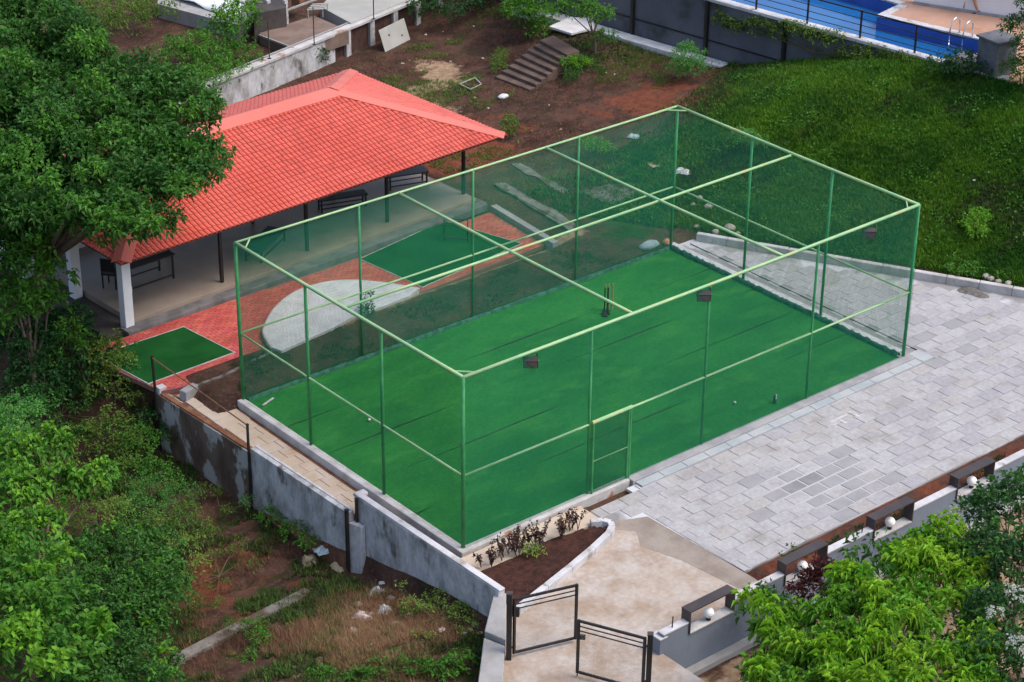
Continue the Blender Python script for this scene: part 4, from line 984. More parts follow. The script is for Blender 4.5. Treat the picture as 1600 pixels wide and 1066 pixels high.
MB().prism([tuple(g(x, y, 1.16)[:2]) for x, y in ((858, 41), (876, 33), (890, 26), (905, 27), (926, 14), (928, 44), (908, 48), (893, 52))][::-1], 1.07, 1.16).build('slab_top', M['white_dirty'], sl_, bevel=.015); MB().prism([tuple(g(x, y, 1.06)[:2]) for x, y in ((868, 43), (892, 30), (920, 24), (922, 45), (893, 52))][::-1], .6, 1.069).build('slab_base', M['dark_slab'], sl_)
# pool podium
PZ3 = 3.0
xe = lambda y: wl(y)+.3
po = MB(); far = [(xe(27.5), 27.5), (xe(8.7), 8.7), (29.1, 8.75), (28.15, 13.1), (29.6, 13.4), (29.0, 27.5)]
po.prism(list(reversed(far)), 1.6, 2.56); pw_ = po.build('pool_water', M['water']); tag(pw_, kind='structure')
MB().prism([(xe(27.5), 27.5), (xe(8.7), 8.7), (xe(8.7)+.75, 8.72), (xe(27.5)+.75, 27.5)][::-1], 2.50, 2.585).build('shallow_ledge', M['water_light'], pw_)
for y in (21.5, 18.4, 15.6): MB().prism([(xe(y)+.02, y), (xe(y)+.74, y), (xe(y-.3)+.74, y-.3), (xe(y-.3)+.02, y-.3)][::-1], 2.57, 2.60).build('ledge_divider', M['water_light'], pw_)
def wallseg(p, q): return MB().beam((p[0], p[1], 2.68), (q[0], q[1], 2.68), .10, .58)
for p, q in ((far[2], far[3]), (far[3], far[4]), (far[4], far[5]), (far[1], far[2])): wallseg(p, q).build('pool_side', M['water_deep'], pw_)
dk_ = MB().prism([(29.16, 8.75), (28.21, 13.05), (29.66, 13.36), (29.06, 27.5), (60, 27.5), (60, -4), (29.3, 6.6), (wl(6.6)+.31, 6.6), (wl(8.65)+.31, 8.65)][::-1], 1.8, PZ3)
dd = dk_.build('pool_deck', M['deck']); tag(dd, kind='structure')
for p, q in ((far[2], far[3]), (far[3], far[4]), (far[4], far[5])):
    e = (Vector((*q, 0))-Vector((*p, 0))).normalized(); nrm = Vector((e.y, -e.x, 0))*.12
    MB().beam(Vector((*p, PZ3+.02))+nrm*.9, Vector((*q, PZ3+.02))+nrm*.9, .30, .05+.006*len(dd.children)).build('coping', M['kerb_white'], dd)
# railing along the coping
rl = empty('pool_railing', (wl(15)+.12, 15, 3.03), 'black iron railing along the white coping of the pool', 'railing')
for i in range(9):
    y = 26.3-2.05*i; MB().beam((wl(y)+.12, y, 3.02), (wl(y)+.12, y, 3.95), .05, .05).build('post', M['black'], rl)
for z, w in ((3.93, .04), (3.68, .02), (3.46, .02), (3.24, .02)): MB().beam((wl(26.3)+.12, 26.3, z), (wl(8.2)+.12, 8.2, z), w, w).build('rail', M['black'], rl)
# pillar
q = g(1540, 62, 4.15); pi_ = empty('clad_pillar', (26.75, 7.3, 2), 'dark grey clad pillar at the near end of the pool terrace', 'pillar')
MB().box((26.95, 7.25, 2.9), (.85, .85, 2.4), rz=-.14).build('shaft', M['slate_pillar'], pi_, bevel=.02); MB().box((26.95, 7.25, 4.13), (.98, .98, .07), rz=-.14).build('cap', M['slate_pillar'], pi_, bevel=.015)
MB().prism([(wl(8.7)-.1, 8.72), (wl(8.7)+1.1, 8.9), (wl(7.6)+.9, 7.75), (wl(7.6)-.1, 7.6)][::-1], 2.0, 3.12).build('low_wall', M['slate_pillar'], pi_, bevel=.015)
# white house wall behind the deck
hw = empty('house_wall', (31, 12, 3), 'plain white wall of a building behind the pool deck', 'wall')
a, c = Vector((26.5, 22.0, 0)), Vector((33.2, 6.4, 0)); a, c = Vector((28.0, 18.4, 0)), Vector((33.0, 6.8, 0))
MB().beam((30.2, 13.28, 4.6), (33.2, 6.4, 4.6), .3, 3.3, ).build('wall_face', M['white'], hw); MB().beam((30.03, 13.22, 3.05), (33.03, 6.34, 3.05), .04, .1).build('skirting', M['kerb_grey'], hw)
# pool ladder
q = g(1532, 66, 3.0); ld2 = empty('pool_ladder', (28.75, 9.6, 3), 'chrome pool ladder handrails at the corner of the pool', 'ladder')
for dx in (0, .5):
    p = Vector((28.66-dx*.1, 9.75+dx, 3.02)); MB().tube([p+Vector((.25, 0, 0)), p+Vector((.22, 0, .45)), p+Vector((.05, 0, .62)), p+Vector((-.18, 0, .5)), p+Vector((-.24, 0, .2)), p+Vector((-.24, 0, -.5))], .022, 8).build('handrail', M['chrome'], ld2, smooth=True)
for z in (2.75, 2.55): MB().beam((28.42, 9.75, z), (28.37, 10.25, z), .05, .02).build('tread', M['chrome'], ld2)

# person standing on the deck (the photo shows only the shins and shoes)
f1, f2 = g(1505, 19, PZ3), g(1527, 21, PZ3); q = (f1+f2)/2; hs = (f1-f2).length/2
def skin(name, verts, edges, rad, m, parent, root=0):
    me = bpy.data.meshes.new(name); me.from_pydata([tuple(v) for v in verts], edges, []); me.materials.append(m); o = link(name, me, parent)
    o.modifiers.new('Skin', 'SKIN'); sd_ = o.modifiers.new('Sub', 'SUBSURF'); sd_.levels = 2; sd_.render_levels = 2
    for i, sv in enumerate(me.skin_vertices[0].data): sv.radius = (rad[i], rad[i]) if not hasattr(rad[i], '__len__') else rad[i]; sv.use_root = (i == root)
    return o
pe = empty('person', q, 'person walking on the pool deck, only bare lower legs and dark shoes in view', 'person')
fx = (f1-f2).normalized(); sx = Vector((fx.y, -fx.x, 0))     # facing, side
def pp_(f, s, z): return fx*f+sx*s+Vector((0, 0, z))
bv = [pp_(0, 0, .95), pp_(0, .0, 1.12), pp_(0, 0, 1.36), pp_(.01, 0, 1.48), pp_(.02, 0, 1.56), pp_(.04, 0, 1.66), pp_(.03, 0, 1.74),
      pp_(0, .10, .88), pp_(hs*.75, .09, .52), pp_(hs, .06, .09), pp_(0, -.10, .88), pp_(-hs*.35, -.09, .50), pp_(-hs, -.06, .12),
      pp_(0, .19, 1.42), pp_(-.08, .25, 1.15), pp_(0, .27, .92), pp_(0, -.19, 1.42), pp_(.06, -.25, 1.15), pp_(.16, -.27, .95)]
be_ = [(0, 1), (1, 2), (2, 3), (3, 4), (4, 5), (5, 6), (0, 7), (7, 8), (8, 9), (0, 10), (10, 11), (11, 12), (2, 13), (13, 14), (14, 15), (2, 16), (16, 17), (17, 18)]
skin('body', bv, be_, [.15, .13, .14, .06, .055, .09, .07, .09, .058, .040, .09, .058, .040, .055, .042, .03, .055, .042, .03], M['skin'], pe)
skin('shirt', [pp_(0, 0, 1.0), pp_(0, 0, 1.15), pp_(0, 0, 1.38), pp_(0, .20, 1.40), pp_(-.05, .245, 1.22), pp_(0, -.20, 1.40), pp_(.04, -.245, 1.22)], [(0, 1), (1, 2), (2, 3), (3, 4), (2, 5), (5, 6)], [.175, .16, .165, .075, .065, .075, .065], M['cloth_grey'], pe)
skin('shorts', [pp_(0, 0, .97), pp_(0, .10, .86), pp_(hs*.5, .10, .64), pp_(0, -.10, .86), pp_(-hs*.2, -.10, .64)], [(0, 1), (1, 2), (0, 3), (3, 4)], [.165, .115, .10, .115, .10], M['cloth_dark'], pe)
MB().sphere(q+pp_(.02, 0, 1.73), .10, 14, 10, (1, 1, .9)).build('hair', M['black'], pe, smooth=True)
for f, s, z, tl in ((hs+.02, .06, .045, 0), (-hs-.02, -.06, .07, .5)):
    c0 = q+pp_(f, s, z); d = (fx*math.cos(tl)+Vector((0, 0, -math.sin(tl)*.8))); MB().tube([c0-d*.09, c0-d*.05, c0+d*.06, c0+d*.17, c0+d*.20], [.025, .045, .045, .036, .02], 10).build('shoe', M['shoe'], pe, smooth=True)

# ================================================================== BACK LEFT: WALL AND TERRACE
def bwy(x): return 26.03+.2593*(x-10.68)
bwl = empty('back_wall', (15, bwy(15), 0), 'weathered low wall with pale coping at the back left', 'wall')
MB().prism([(8.0, bwy(8.0)), (16.2, bwy(16.2)), (16.2, bwy(16.2)+.22), (8.0, bwy(8.0)+.22)], -.3, .95).build('wall_face', M['plaster'], bwl)
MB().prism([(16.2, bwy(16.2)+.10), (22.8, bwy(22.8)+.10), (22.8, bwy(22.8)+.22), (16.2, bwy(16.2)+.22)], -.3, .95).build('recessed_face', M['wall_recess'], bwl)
for x in (16.9, 18.2, 19.5, 20.8, 22.1): MB().box((x, bwy(x)+.06, .32), (.26, .16, 1.26), rz=.25).build('pier', M['plaster'], bwl, bevel=.015)
MB().beam((8.0, bwy(8)+.10, 1.0), (22.9, bwy(22.9)+.10, 1.0), .30, .10).build('coping', M['kerb'], bwl, bevel=.01)
MB().beam((9.0, bwy(9)+.34, 1.04), (22.9, bwy(22.9)+.34, 1.04), .06, .06).build('conduit', M['concrete'], bwl)
t = empty('leaning_board', g(620, 72, 0), 'white weathered board leaning against the back wall', 'board')
bq = [gt(602, 82), gt(641, 62)]; d = (bq[1]-bq[0]); off = Vector((-.06, .28, .74))
MB().add([bq[0], bq[1], bq[1]+off, bq[0]+off, bq[0]+Vector((0, .03, 0)), bq[1]+Vector((0, .03, 0)), bq[1]+off+Vector((0, .03, 0)), bq[0]+off+Vector((0, .03, 0))], [(0, 1, 2, 3), (5, 4, 7, 6), (0, 4, 5, 1), (1, 5, 6, 2), (2, 6, 7, 3), (3, 7, 4, 0)]).build('panel', M['slab_grey'], t)
for fx_, fz_ in ((.3, .62), (.75, .35)): MB().box(bq[0]+d*fx_+off*fz_+Vector((0, -.012, 0)), (.05, .02, .06)).build('nail_hole', M['black'], t)
tr = empty('terrace_building', (16, 31, .6), 'concrete terrace block with brown floor and grey roof slab behind the back wall', 'building')
def tq(P, z0, z1, nm, m): MB().prism([tuple(g(x, y, z1)[:2]) for x, y in P][::-1], z0, z1).build(nm, M[m], tr, bevel=.01)
tq([(405, 52), (460, 76), (545, 48), (490, 24)], .5, 1.0, 'brown_floor', 'terr_floor'); tq([(500, 10), (548, 36), (632, 2), (640, -20), (540, -30)], .5, 1.10, 'roof_slab', 'slab_grey')
MB().beam(g(405, 55, 1.02), g(459, 76, 1.02), .05, .06).build('edge_strip', M['concrete'], tr)
tq([(246, -8), (246, 6), (372, 40), (395, 24), (395, -20)], .5, 1.15, 'grey_plinth', 'concrete'); tq([(396, -20), (396, 22), (447, 12), (447, -25)], .5, 1.7, 'dark_wall', 'dark_slab')
MB().box(g(418, 4, 1.72)+Vector((0, -.02, -.4)), (.16, .12, 1.0), rz=.26).build('pier', M['plaster'], tr); MB().box(g(445, 4, 1.72)+Vector((0, -.02, -.4)), (.16, .12, 1.0), rz=.26).build('pier', M['plaster'], tr)
MB().beam(g(400, 34, 1.3), g(505, -5, 1.3), .06, .06).build('pipe_rail', M['concrete'], tr)
tw = [g(254, -12, 1.30), g(372, 30, 1.20), g(398, 16, 1.25), g(400, -30, 1.35), g(300, -45, 1.4)]
gv, gf = [], []; n1 = 14
for i in range(n1+1):
    for j in range(n1+1):
        a = tw[0].lerp(tw[1], i/n1); b_ = tw[4].lerp(tw[3], i/n1); p = a.lerp(b_, j/n1); gv.append(p+Vector((0, 0, .05*math.sin(i*1.3+j*.7)+.03*math.sin(i*.5-j*1.9))))
gf = [(j+(n1+1)*i, j+1+(n1+1)*i, j+1+(n1+1)*(i+1), j+(n1+1)*(i+1)) for i in range(n1) for j in range(n1)]
to = MB().add(gv, gf).build('white_tarp', M['tarp'], smooth=True); sm_ = to.modifiers.new('Solid', 'SOLIDIFY'); sm_.thickness = .02; tag(to, 'rumpled white tarpaulin spread over the plinth at the top left', 'tarpaulin')
for k, (px, y0) in enumerate(((421, 92), (491, 70), (584, 30))):
    q = g(px, y0, 1.05); lb_ = ('nearest the left trees', 'in the middle of the back wall', 'beside the grey roof slab')[k]
    t = empty('pipe_post', q, 'thin grey pipe post on the back wall, '+lb_, 'post', 'pipe posts on the back wall')
    MB().tube([q-Vector((0, 0, .02)), q+Vector((0, 0, 1.35))], .022, 6).build('shaft', M['dark_brown'], t); MB().box(q+Vector((0, 0, .015)), (.1, .1, .02)).build('foot_plate', M['dark_brown'], t)
q = g(493, 28, 1.0); t = empty('metal_cot', q, 'pale metal cot frame on the brown terrace floor', 'cot')
for k in range(4): MB().box(q+Vector((.16*k, .12*k, .32)), (.6, .08, .03), rz=-.5).build('slat', M['slab_grey'], t)
for a, c in ((-.25, .1), (.25, -.1), (.2, .5), (.7, .25)): MB().tube([q+Vector((a, c, .0)), q+Vector((a, c, .31))], .02, 6).build('leg', M['slab_grey'], t)
q = g(466, 10, 1.0); tag(MB().box(q+Vector((0, 0, .25)), (.5, .32, .3), rz=.6, ch=.04).build('clay_bundle', M['rust']), 'reddish brown bundle on the terrace beside the dark wall', 'bundle')

# concrete strips in the field behind the cage
def strip(P, z, m, label, cat, nm, th=.12):
    P = [(P[i][0]+(P[(i+1) % len(P)][0]-P[i][0])*k/9+(random.uniform(-2.5, 2.5) if k else 0), P[i][1]+(P[(i+1) % len(P)][1]-P[i][1])*k/9+(random.uniform(-1.8, 1.8) if k else 0)) for i in range(len(P)) for k in range(9)]
    Q = [gt(x, y) for x, y in P]; zz = [q.z+z for q in Q]
    o = MB().prism([(q.x, q.y) for q in Q][::-1], min(q.z for q in Q)-.15, list(reversed(zz))).build(nm, M[m], bevel=.012); tag(o, label, cat)
strip([(772, 291), (788, 288), (905, 356), (890, 364)], .07, 'concrete_old', 'long narrow concrete channel edge crossing the field behind the cage', 'channel', 'channel_edge')
strip([(798, 258), (812, 256), (890, 300), (880, 304)], .04, 'concrete_old', 'short broken concrete strip in the weeds behind the cage', 'strip', 'concrete_strip')
strip([(905, 300), (945, 290), (985, 285), (1000, 300), (960, 322)], .02, 'concrete_old', 'grey concrete pad half sunk in the weeds behind the cage', 'pad', 'concrete_pad')

# ================================================================== STONES, LITTER, SCRUB DEBRIS
def rock(px, py, r, label, m='stone', cat='stone', group=None, sc=(1, .8, .6), nm='stone', z=None):
    q = gt(px, py) if z is None else g(px, py, z); mb = MB().sphere((0, 0, 0), r, 10, 7, sc); ph = random.uniform(0, 9)
    mb.v = [tuple(Vector(v)*(1+.22*mnoise.noise(Vector(v)/r*1.4+Vector((ph, 0, 0))))) for v in mb.v]; mb.v = [(v[0]+q.x, v[1]+q.y, v[2]+q.z+r*sc[2]*.55) for v in mb.v]
    return tag(mb.build(nm, M[m], base=(q.x, q.y, q.z), smooth=(m != 'stone')), label, cat, group)
def scrap(px, py, s, m, label, group=None, cat='litter', nm='litter_scrap', hz=.28):
    q = gt(px, py); mb = MB(); n = 5; ph = random.uniform(0, 9); a = random.uniform(0, 3)
    for i in range(n+1):
        for j in range(n+1):
            u, v = (i/n-.5)*s*(1+.3*random.random()), (j/n-.5)*s*.7*(1+.4*random.random()); x, y = u*math.cos(a)-v*math.sin(a), u*math.sin(a)+v*math.cos(a)
            edge = min(i, j, n-i, n-j); mb.v.append((q.x+x, q.y+y, q.z+.015+(hz*s*(.25+.75*random.random()) if edge else 0)))
    mb.f = [(i*(n+1)+j, (i+1)*(n+1)+j, (i+1)*(n+1)+j+1, i*(n+1)+j+1) for i in range(n) for j in range(n)]
    return tag(mb.build(nm, M[m], base=tuple(q)), label, cat, group)
for px, py, r in ((1093, 312, .13), (1108, 325, .16), (1083, 322, .10), (1118, 365, .13), (1140, 360, .20), (1152, 368, .12), (1088, 356, .10)):
    rock(px, py, r, 'rounded grey boulder lying in the weeds by the far right corner of the cage', group='boulders behind the cage')
scrap(1067, 270, .42, 'litter_w', 'crumpled white plastic sheet on the weeds right behind the far corner post')
rock(1014, 387, .26, 'pale blue-white sack lying by the far end of the cage', 'litter_b', 'sack', sc=(1.3, .7, .5), nm='sack')
rock(1041, 382, .13, 'small orange sack against the far corner post of the cage', 'litter_o', 'sack', sc=(1, .8, .9), nm='sack')
scrap(1022, 258, .38, 'litter_t', 'thin pale stick-like scrap in the weeds behind the cage', hz=.05)
scrap(990, 215, .35, 'litter_b', 'bluish plastic scrap on dark soil just behind the cage top rail')
rock(786, 153, .17, 'white plastic bag lying on red soil below the stone steps', 'litter_w', 'bag', sc=(1.2, .8, .5), nm='plastic_bag')
for px, py in ((742, 153), (763, 170), (735, 160), (858, 165), (865, 120), (946, 115), (960, 117), (876, 203), (700, 62), (665, 55), (640, 95), (629, 100), (704, 97), (692, 50), (740, 42), (754, 92)):
    scrap(px, py, random.uniform(.05, .11), random.choice(['litter_w', 'litter_t', 'litter_p']), 'tiny pale scrap of litter on the brown soil field behind the pavilion', 'tiny scraps on the brown field')
for px, py, s, m, lb in ((588, 928, .42, 'litter_w', 'largest crumpled white plastic bag in the dry scrub below the plaster wall'), (508, 862, .42, 'litter_b', 'torn blue and white plastic bag at the foot of the short black post'),
        (570, 965, .42, 'litter_p', 'flattened pinkish plastic packet in the dry scrub'), (484, 878, .40, 'litter_t', 'tan paper scrap in the dry scrub beside the blue and white bag'), (600, 955, .34, 'litter_b', 'greyish plastic bottle scrap just below the largest white bag'),
        (530, 888, .36, 'litter_t', 'yellowish torn scrap in the scrub left of the tall plaster wall')):
    scrap(px, py, s, m, lb)
for px, py in ((548, 960), (535, 970), (552, 985), (521, 972), (597, 912), (590, 905), (575, 898), (612, 935), (541, 1000), (495, 895), (455, 985), (617, 975), (595, 990), (640, 960), (735, 985), (745, 975), (725, 990), (750, 990), (690, 985), (580, 1010), (560, 945), (625, 915), (538, 945)):
    scrap(px, py, random.uniform(.08, .17), random.choice(['litter_w', 'litter_w', 'litter_p', 'litter_t']), 'small pale scrap of litter strewn in the dry scrub below the plaster wall', 'small litter scraps in the dry scrub')
for px, py in ((1395, 190), (1382, 198), (1420, 205), (1305, 265), (1522, 283), (1435, 330), (1545, 270), (1480, 205)):
    scrap(px, py, .07, 'litter_w', 'tiny white scrap lying on the green grass bank', 'tiny scraps on the grass bank')
for px, py in ((1548, 438), (1560, 442), (1575, 445), (1540, 434)): rock(px, py, .12, 'small brown stone on bare soil just behind the paving kerb', group='stones behind the kerb')
a, c = gt(268, 1040), gt(482, 925)
a2 = Vector((a.x, a.y, a.z+.05)); c2 = Vector((c.x, c.y, c.z-.02)); bm_ = empty('fallen_beam', a2, 'long weathered concrete beam lying across the dry scrub', 'beam')
m1 = a2.lerp(c2, .52); MB().beam(a2, m1, .30, .16).build('beam_half', M['concrete_old'], bm_, bevel=.02); MB().beam(m1+(c2-a2).normalized()*.03, c2, .29, .15).build('beam_half', M['concrete_old'], bm_, bevel=.02)
# pale stick frame by the steps
P = [gt(718, 134), gt(735, 142), gt(752, 134), gt(742, 124)]; t = empty('stick_frame', P[0], 'pale wooden stick frame lying on the soil beside the steps', 'frame')
for i in range(4): MB().beam(P[i]+Vector((0, 0, .05)), P[(i+1) % 4]+Vector((0, 0, .05)), .03, .03).build('stick', M['slab_grey'], t)

# ================================================================== DEAD PLANTS IN THE PLANTER
for k in range(22):
    x = random.uniform(-.3, 2.95); y = -.88-.10*max(0, x-1.4)+random.uniform(-.12, .10)
    if k in (0, 1, 2, 3, 4): x = random.uniform(.5, 1.0); y = -.8+random.uniform(-.15, .1)
    z0 = -.06; hgt = random.uniform(.35, .75); q = Vector((x, y, z0))
    t = empty('dead_plant', q, 'withered dark leafy plant in the planter along the cage kerb', 'plant', 'withered plants in the planter'); mb = MB(); PV = []
    for b_ in range(3):
        e = q+Vector((random.uniform(-.16, .16), random.uniform(-.16, .16), hgt*random.uniform(.7, 1.0))); mid = q.lerp(e, .5)+Vector((random.uniform(-.04, .04), random.uniform(-.04, .04), 0)); mb.tube([q, mid, e], [.010, .008, .005], 4, cap=False)
        PV += [np.array(mid.lerp(e, u)) for u in np.linspace(0, 1.05, 8)]
    mb.build('stem', M['twig'], t); PV = np.repeat(np.array(PV), 2, 0); PV = PV+rng.normal(0, .012, PV.shape); n = len(PV)
    V, F = leafgeo(PV, rng.normal(size=(n, 3)), rng.uniform(.05, .11, n), rng.uniform(.035, .06, n)); link('leaves', npmesh('leaves', V, F, L_['dead'], q), t)
q = g(848, 905-32, -.05)
tree('planter_weed', 'small yellow-green weed growing in the planter soil', 'plant', (1.0, -1.1, -.06), [((1.0, -1.1, .08), .2), ((1.15, -1.2, .04), .14)], 'pale', dens=60, per=4, L=.09, W=.04, trunk=.008, bark='twig', stemname='stem', crownname='leaves')

# ================================================================== TREES AND SHRUBS
# big tree leaning over the left end of the pavilion roof
BT = [(-60, 0), (0, 5), (70, 0), (130, 62), (190, 105), (250, 112), (310, 140), (335, 190), (332, 262), (318, 292), (262, 300), (248, 330), (255, 362), (205, 352), (150, 360), (100, 335), (60, 352), (0, 320), (-60, 320)]
zb = lambda x, y: 4.1+2.3*(1-y/380)+random.uniform(-.45, .45)
bl = polyblobs(BT, zb, 112, .5, .8)
bl2 = polyblobs(BT, lambda x, y: zb(x, y)+.4, 36, .3, .5)
fl = [pb(60, 330, 3.6, .7), pb(120, 345, 3.5, .6), pb(10, 345, 3.4, .8), pb(170, 350, 3.7, .45), pb(235, 358, 3.6, .35), pb(40, 300, 3.4, .9), pb(110, 300, 3.5, .7), pb(40, 370, 2.8, .7), pb(100, 345, 3.1, .4), pb(5, 400, 2.6, .8)]
tree('broadleaf_tree', 'big dark green broadleaf tree leaning over the left end of the red roof', 'tree', (-3.0, 15.2, H(-3.0, 15.2)), bl+fl, 'dark', dens=13, per=8, L=.18, W=.09, trunk=.2, limbs=16,
     extra=[('new_leaves', 'mid', bl2, 15, 7, .17, .085)])
bl = [pb(25, 335, 3.4, .7), pb(10, 400, 2.8, .9), pb(50, 430, 2.2, .8), pb(10, 480, 1.6, .9), pb(60, 360, 3.0, .35), pb(75, 470, 1.5, .5)]
tree('sapling', 'bright leaved young tree at the left edge below the big tree', 'tree', (-4.0, 12.2, H(-4.0, 12.2)), bl, 'mid', dens=14, per=7, L=.18, W=.09, trunk=.08, extra=[('new_leaves', 'bright', [bl[0], bl[4]], 6, 7, .18, .09)])
bl = [pb(40, 545, .3, 1.1), pb(110, 520, .4, .8), pb(130, 580, -.2, .8), pb(60, 600, -.2, .9)]
tree('shrub', 'dark green shrub on the slope left of the red paving', 'shrub', gt(90, 600), bl, 'deep', dens=16, per=7, L=.15, W=.08, trunk=.05, extra=[('new_leaves', 'mid', [pb(110, 512, .9, .35), pb(115, 535, .5, .4), pb(75, 560, .3, .3)], 16, 7, .14, .07)], stemname='stem', crownname='foliage')
bl = [pb(165, 560, .1, .7), pb(190, 590, -.3, .55), pb(205, 620, -.6, .4), pb(150, 610, -.5, .5)]
tree('shrub', 'olive green shrub overhanging the left corner of the green mat', 'shrub', gt(180, 625), bl, 'olive', dens=30, per=7, L=.09, W=.05, trunk=.04, stemname='stem', crownname='foliage')
for (P, lf, lab, dn, L, W, nm) in (
    ([pb(30, 640, -.3, .7), pb(75, 625, -.4, .45), pb(10, 680, -.5, .6)], 'fresh', 'fine leaved light green shrub at the left edge beside the broad leaved tree', 34, .08, .05, 'shrub'),
    ([pb(120, 690, -.9, .5), pb(165, 670, -.8, .6), pb(200, 700, -1.0, .5), pb(90, 720, -.9, .4)], 'olive', 'spreading olive shrub in the middle of the left slope', 34, .08, .045, 'shrub'),
    ([pb(215, 690, -.9, .5), pb(240, 740, -1.0, .5), pb(200, 745, -1.0, .5)], 'mid', 'green shrub right of the olive shrub on the left slope', 32, .085, .05, 'shrub'),
    ([pb(235, 770, -.9, .55), pb(285, 775, -1.1, .45), pb(270, 810, -1.1, .5), pb(215, 800, -.9, .5)], 'fresh', 'feathery pale green shrub below the middle of the left slope', 60, .05, .02, 'shrub'),
    ([pb(150, 800, -.6, .35), pb(125, 815, -.6, .28), pb(185, 795, -.6, .35)], 'pale', 'yellowish fine leaved shrub between the feathery shrub and the dark shrub', 70, .06, .03, 'shrub'),
    ([pb(300, 850, -1.0, .28), pb(315, 880, -1.1, .25), pb(275, 850, -1.0, .18), pb(295, 895, -1.2, .2)], 'pale', 'upright pale weed standing alone at the edge of the dry scrub', 60, .07, .03, 'weed'),
    ([pb(250, 640, -.9, .35), pb(265, 680, -1.1, .35), pb(230, 655, -.8, .3)], 'deep', 'dark shrub against the upper corner of the boundary wall', 34, .09, .05, 'shrub'),
    ([pb(385, 785, -1.3, .2), pb(425, 810, -1.4, .35), pb(460, 830, -1.3, .35), pb(480, 850, -1.3, .25)], 'mid', 'low green creeper growing at the foot of the streaked wall', 50, .07, .04, 'shrub'),
    ([pb(330, 770, -1.5, .25), pb(355, 800, -1.5, .2)], 'olive', 'small olive weed in bare soil below the muddy wall', 45, .07, .035, 'weed'),
    ([pb(640, 955, -.8, .22), pb(670, 940, -.75, .25), pb(720, 960, -.6, .26), pb(735, 975, -.6, .2), pb(685, 930, -.5, .15)], 'olive', 'straggly weed against the near end of the tall plaster wall', 45, .07, .035, 'weed'),
    ([pb(395, 980, -1.1, .25), pb(405, 1000, -1.1, .25), pb(390, 1030, -1.1, .2)], 'mid', 'green weed growing over the middle of the fallen beam', 50, .07, .04, 'weed'),
    ([pb(600, 1050, -.8, .3), pb(650, 1045, -.7, .35), pb(700, 1050, -.6, .35), pb(560, 1062, -.8, .3), pb(500, 1060, -.9, .3), pb(720, 1030, -.5, .25), pb(440, 1062, -1., .3)], 'mid', 'low band of leafy weeds along the bottom edge beside the side wall', 50, .09, .055, 'weeds'),
    (polyblobs([(0, 560), (60, 545), (170, 625), (250, 660), (250, 720), (170, 700), (80, 680), (0, 700)], lambda x, y: -.6-.4*x/250+random.uniform(-.2, .2), 16, .25, .42), 'dark', 'dense low shrub growth across the upper left slope', 34, .09, .05, 'shrub'),
    (polyblobs([(60, 700), (160, 690), (300, 760), (320, 830), (250, 850), (150, 830), (80, 780)], lambda x, y: -.9+random.uniform(-.2, .2), 16, .2, .36), 'olive', 'loose olive undergrowth in the middle of the left slope', 40, .075, .04, 'shrub'),
    (polyblobs([(0, 640), (50, 620), (60, 700), (0, 740)], lambda x, y: .3+random.uniform(-.2, .2), 6, .25, .4), 'fresh', 'pale leafy shrub top at the left edge above the light tree', 40, .09, .05, 'shrub'),
    (polyblobs([(280, 880), (380, 840), (420, 900), (330, 960), (290, 950)], lambda x, y: -1.45+random.uniform(-.1, .1), 9, .12, .22), 'olive', 'scattered thin weeds between the dark shrub and the fallen beam', 40, .06, .03, 'weed'),
    (polyblobs([(330, 960), (470, 960), (560, 1040), (420, 1066), (330, 1040)], lambda x, y: -1.15+random.uniform(-.1, .1), 9, .10, .2), 'olive', 'sparse olive weeds below the fallen beam', 40, .06, .03, 'weed'),
    (polyblobs([(620, 900), (740, 960), (745, 1000), (640, 1000)], lambda x, y: -.7+random.uniform(-.1, .1), 10, .12, .22), 'pale', 'pale straggly weed in the corner between plaster wall and side wall', 40, .06, .025, 'weed'),
    ([pb(265, 905, -.6, .3), pb(300, 940, -1.0, .3)], 'olive', 'thin olive weed beside the dark shrub at the start of the dry scrub', 35, .07, .035, 'weed')):
    root = gt(sum([800+FPX*((np.array(p[0])-CAM)@RT)/((np.array(p[0])-CAM)@FW) for p in P])/len(P), sum([533-FPX*((np.array(p[0])-CAM)@UP)/((np.array(p[0])-CAM)@FW) for p in P])/len(P)+12)
    tree(nm, lab, 'shrub' if nm == 'shrub' else 'weed', root, P, lf, dens=dn, per=6, L=L, W=W, trunk=.015, bark='stem', stemname='stem', crownname='foliage')
bl = [pb(30, 710, .6, .6), pb(80, 700, .5, .5), pb(20, 780, .7, .8), pb(90, 760, .6, .6), pb(145, 760, .4, .45), pb(60, 830, .7, .6), pb(170, 740, .2, .3), pb(0, 860, .7, .7)]
tree('broadleaf_tree', 'light green broad leaved young tree at the left edge of the lower slope', 'tree', gt(60, 960), bl, 'mid', dens=16, per=6, L=.18, W=.10, trunk=.06, droop=.5, extra=[('new_leaves', 'bright', [(b_[0][:2]+(b_[0][2]+.15,), b_[1]*.85) for b_ in bl], 8, 6, .18, .10)])
DS = [(100, 850), (180, 835), (260, 850), (278, 915), (250, 985), (275, 1066), (90, 1110), (85, 950)]
bl = polyblobs(DS, lambda x, y: .2-.4*(x-90)/190+random.uniform(-.3, .3), 56, .35, .55)
tree('shrub', 'large dark green shrub mass left of the fallen beam', 'shrub', gt(190, 1040), bl, 'dark', dens=20, per=7, L=.12, W=.065, trunk=.05, extra=[('new_leaves', 'mid', [(b_[0][:2]+(b_[0][2]+.12,), .3) for b_ in bl[::2]], 12, 6, .12, .065), ('bright_leaves', 'bright', [(b_[0][:2]+(b_[0][2]+.25,), .16) for b_ in bl[::5]], 22, 6, .13, .065)], stemname='stem', crownname='foliage')
bl = [pb(40, 900, 1.4, .7), pb(60, 960, 1.3, .7), pb(110, 930, 1.2, .4), pb(30, 1020, 1.4, .8), pb(100, 1030, 1.3, .6), pb(140, 990, 1.1, .4), pb(10, 960, 1.5, .7)]
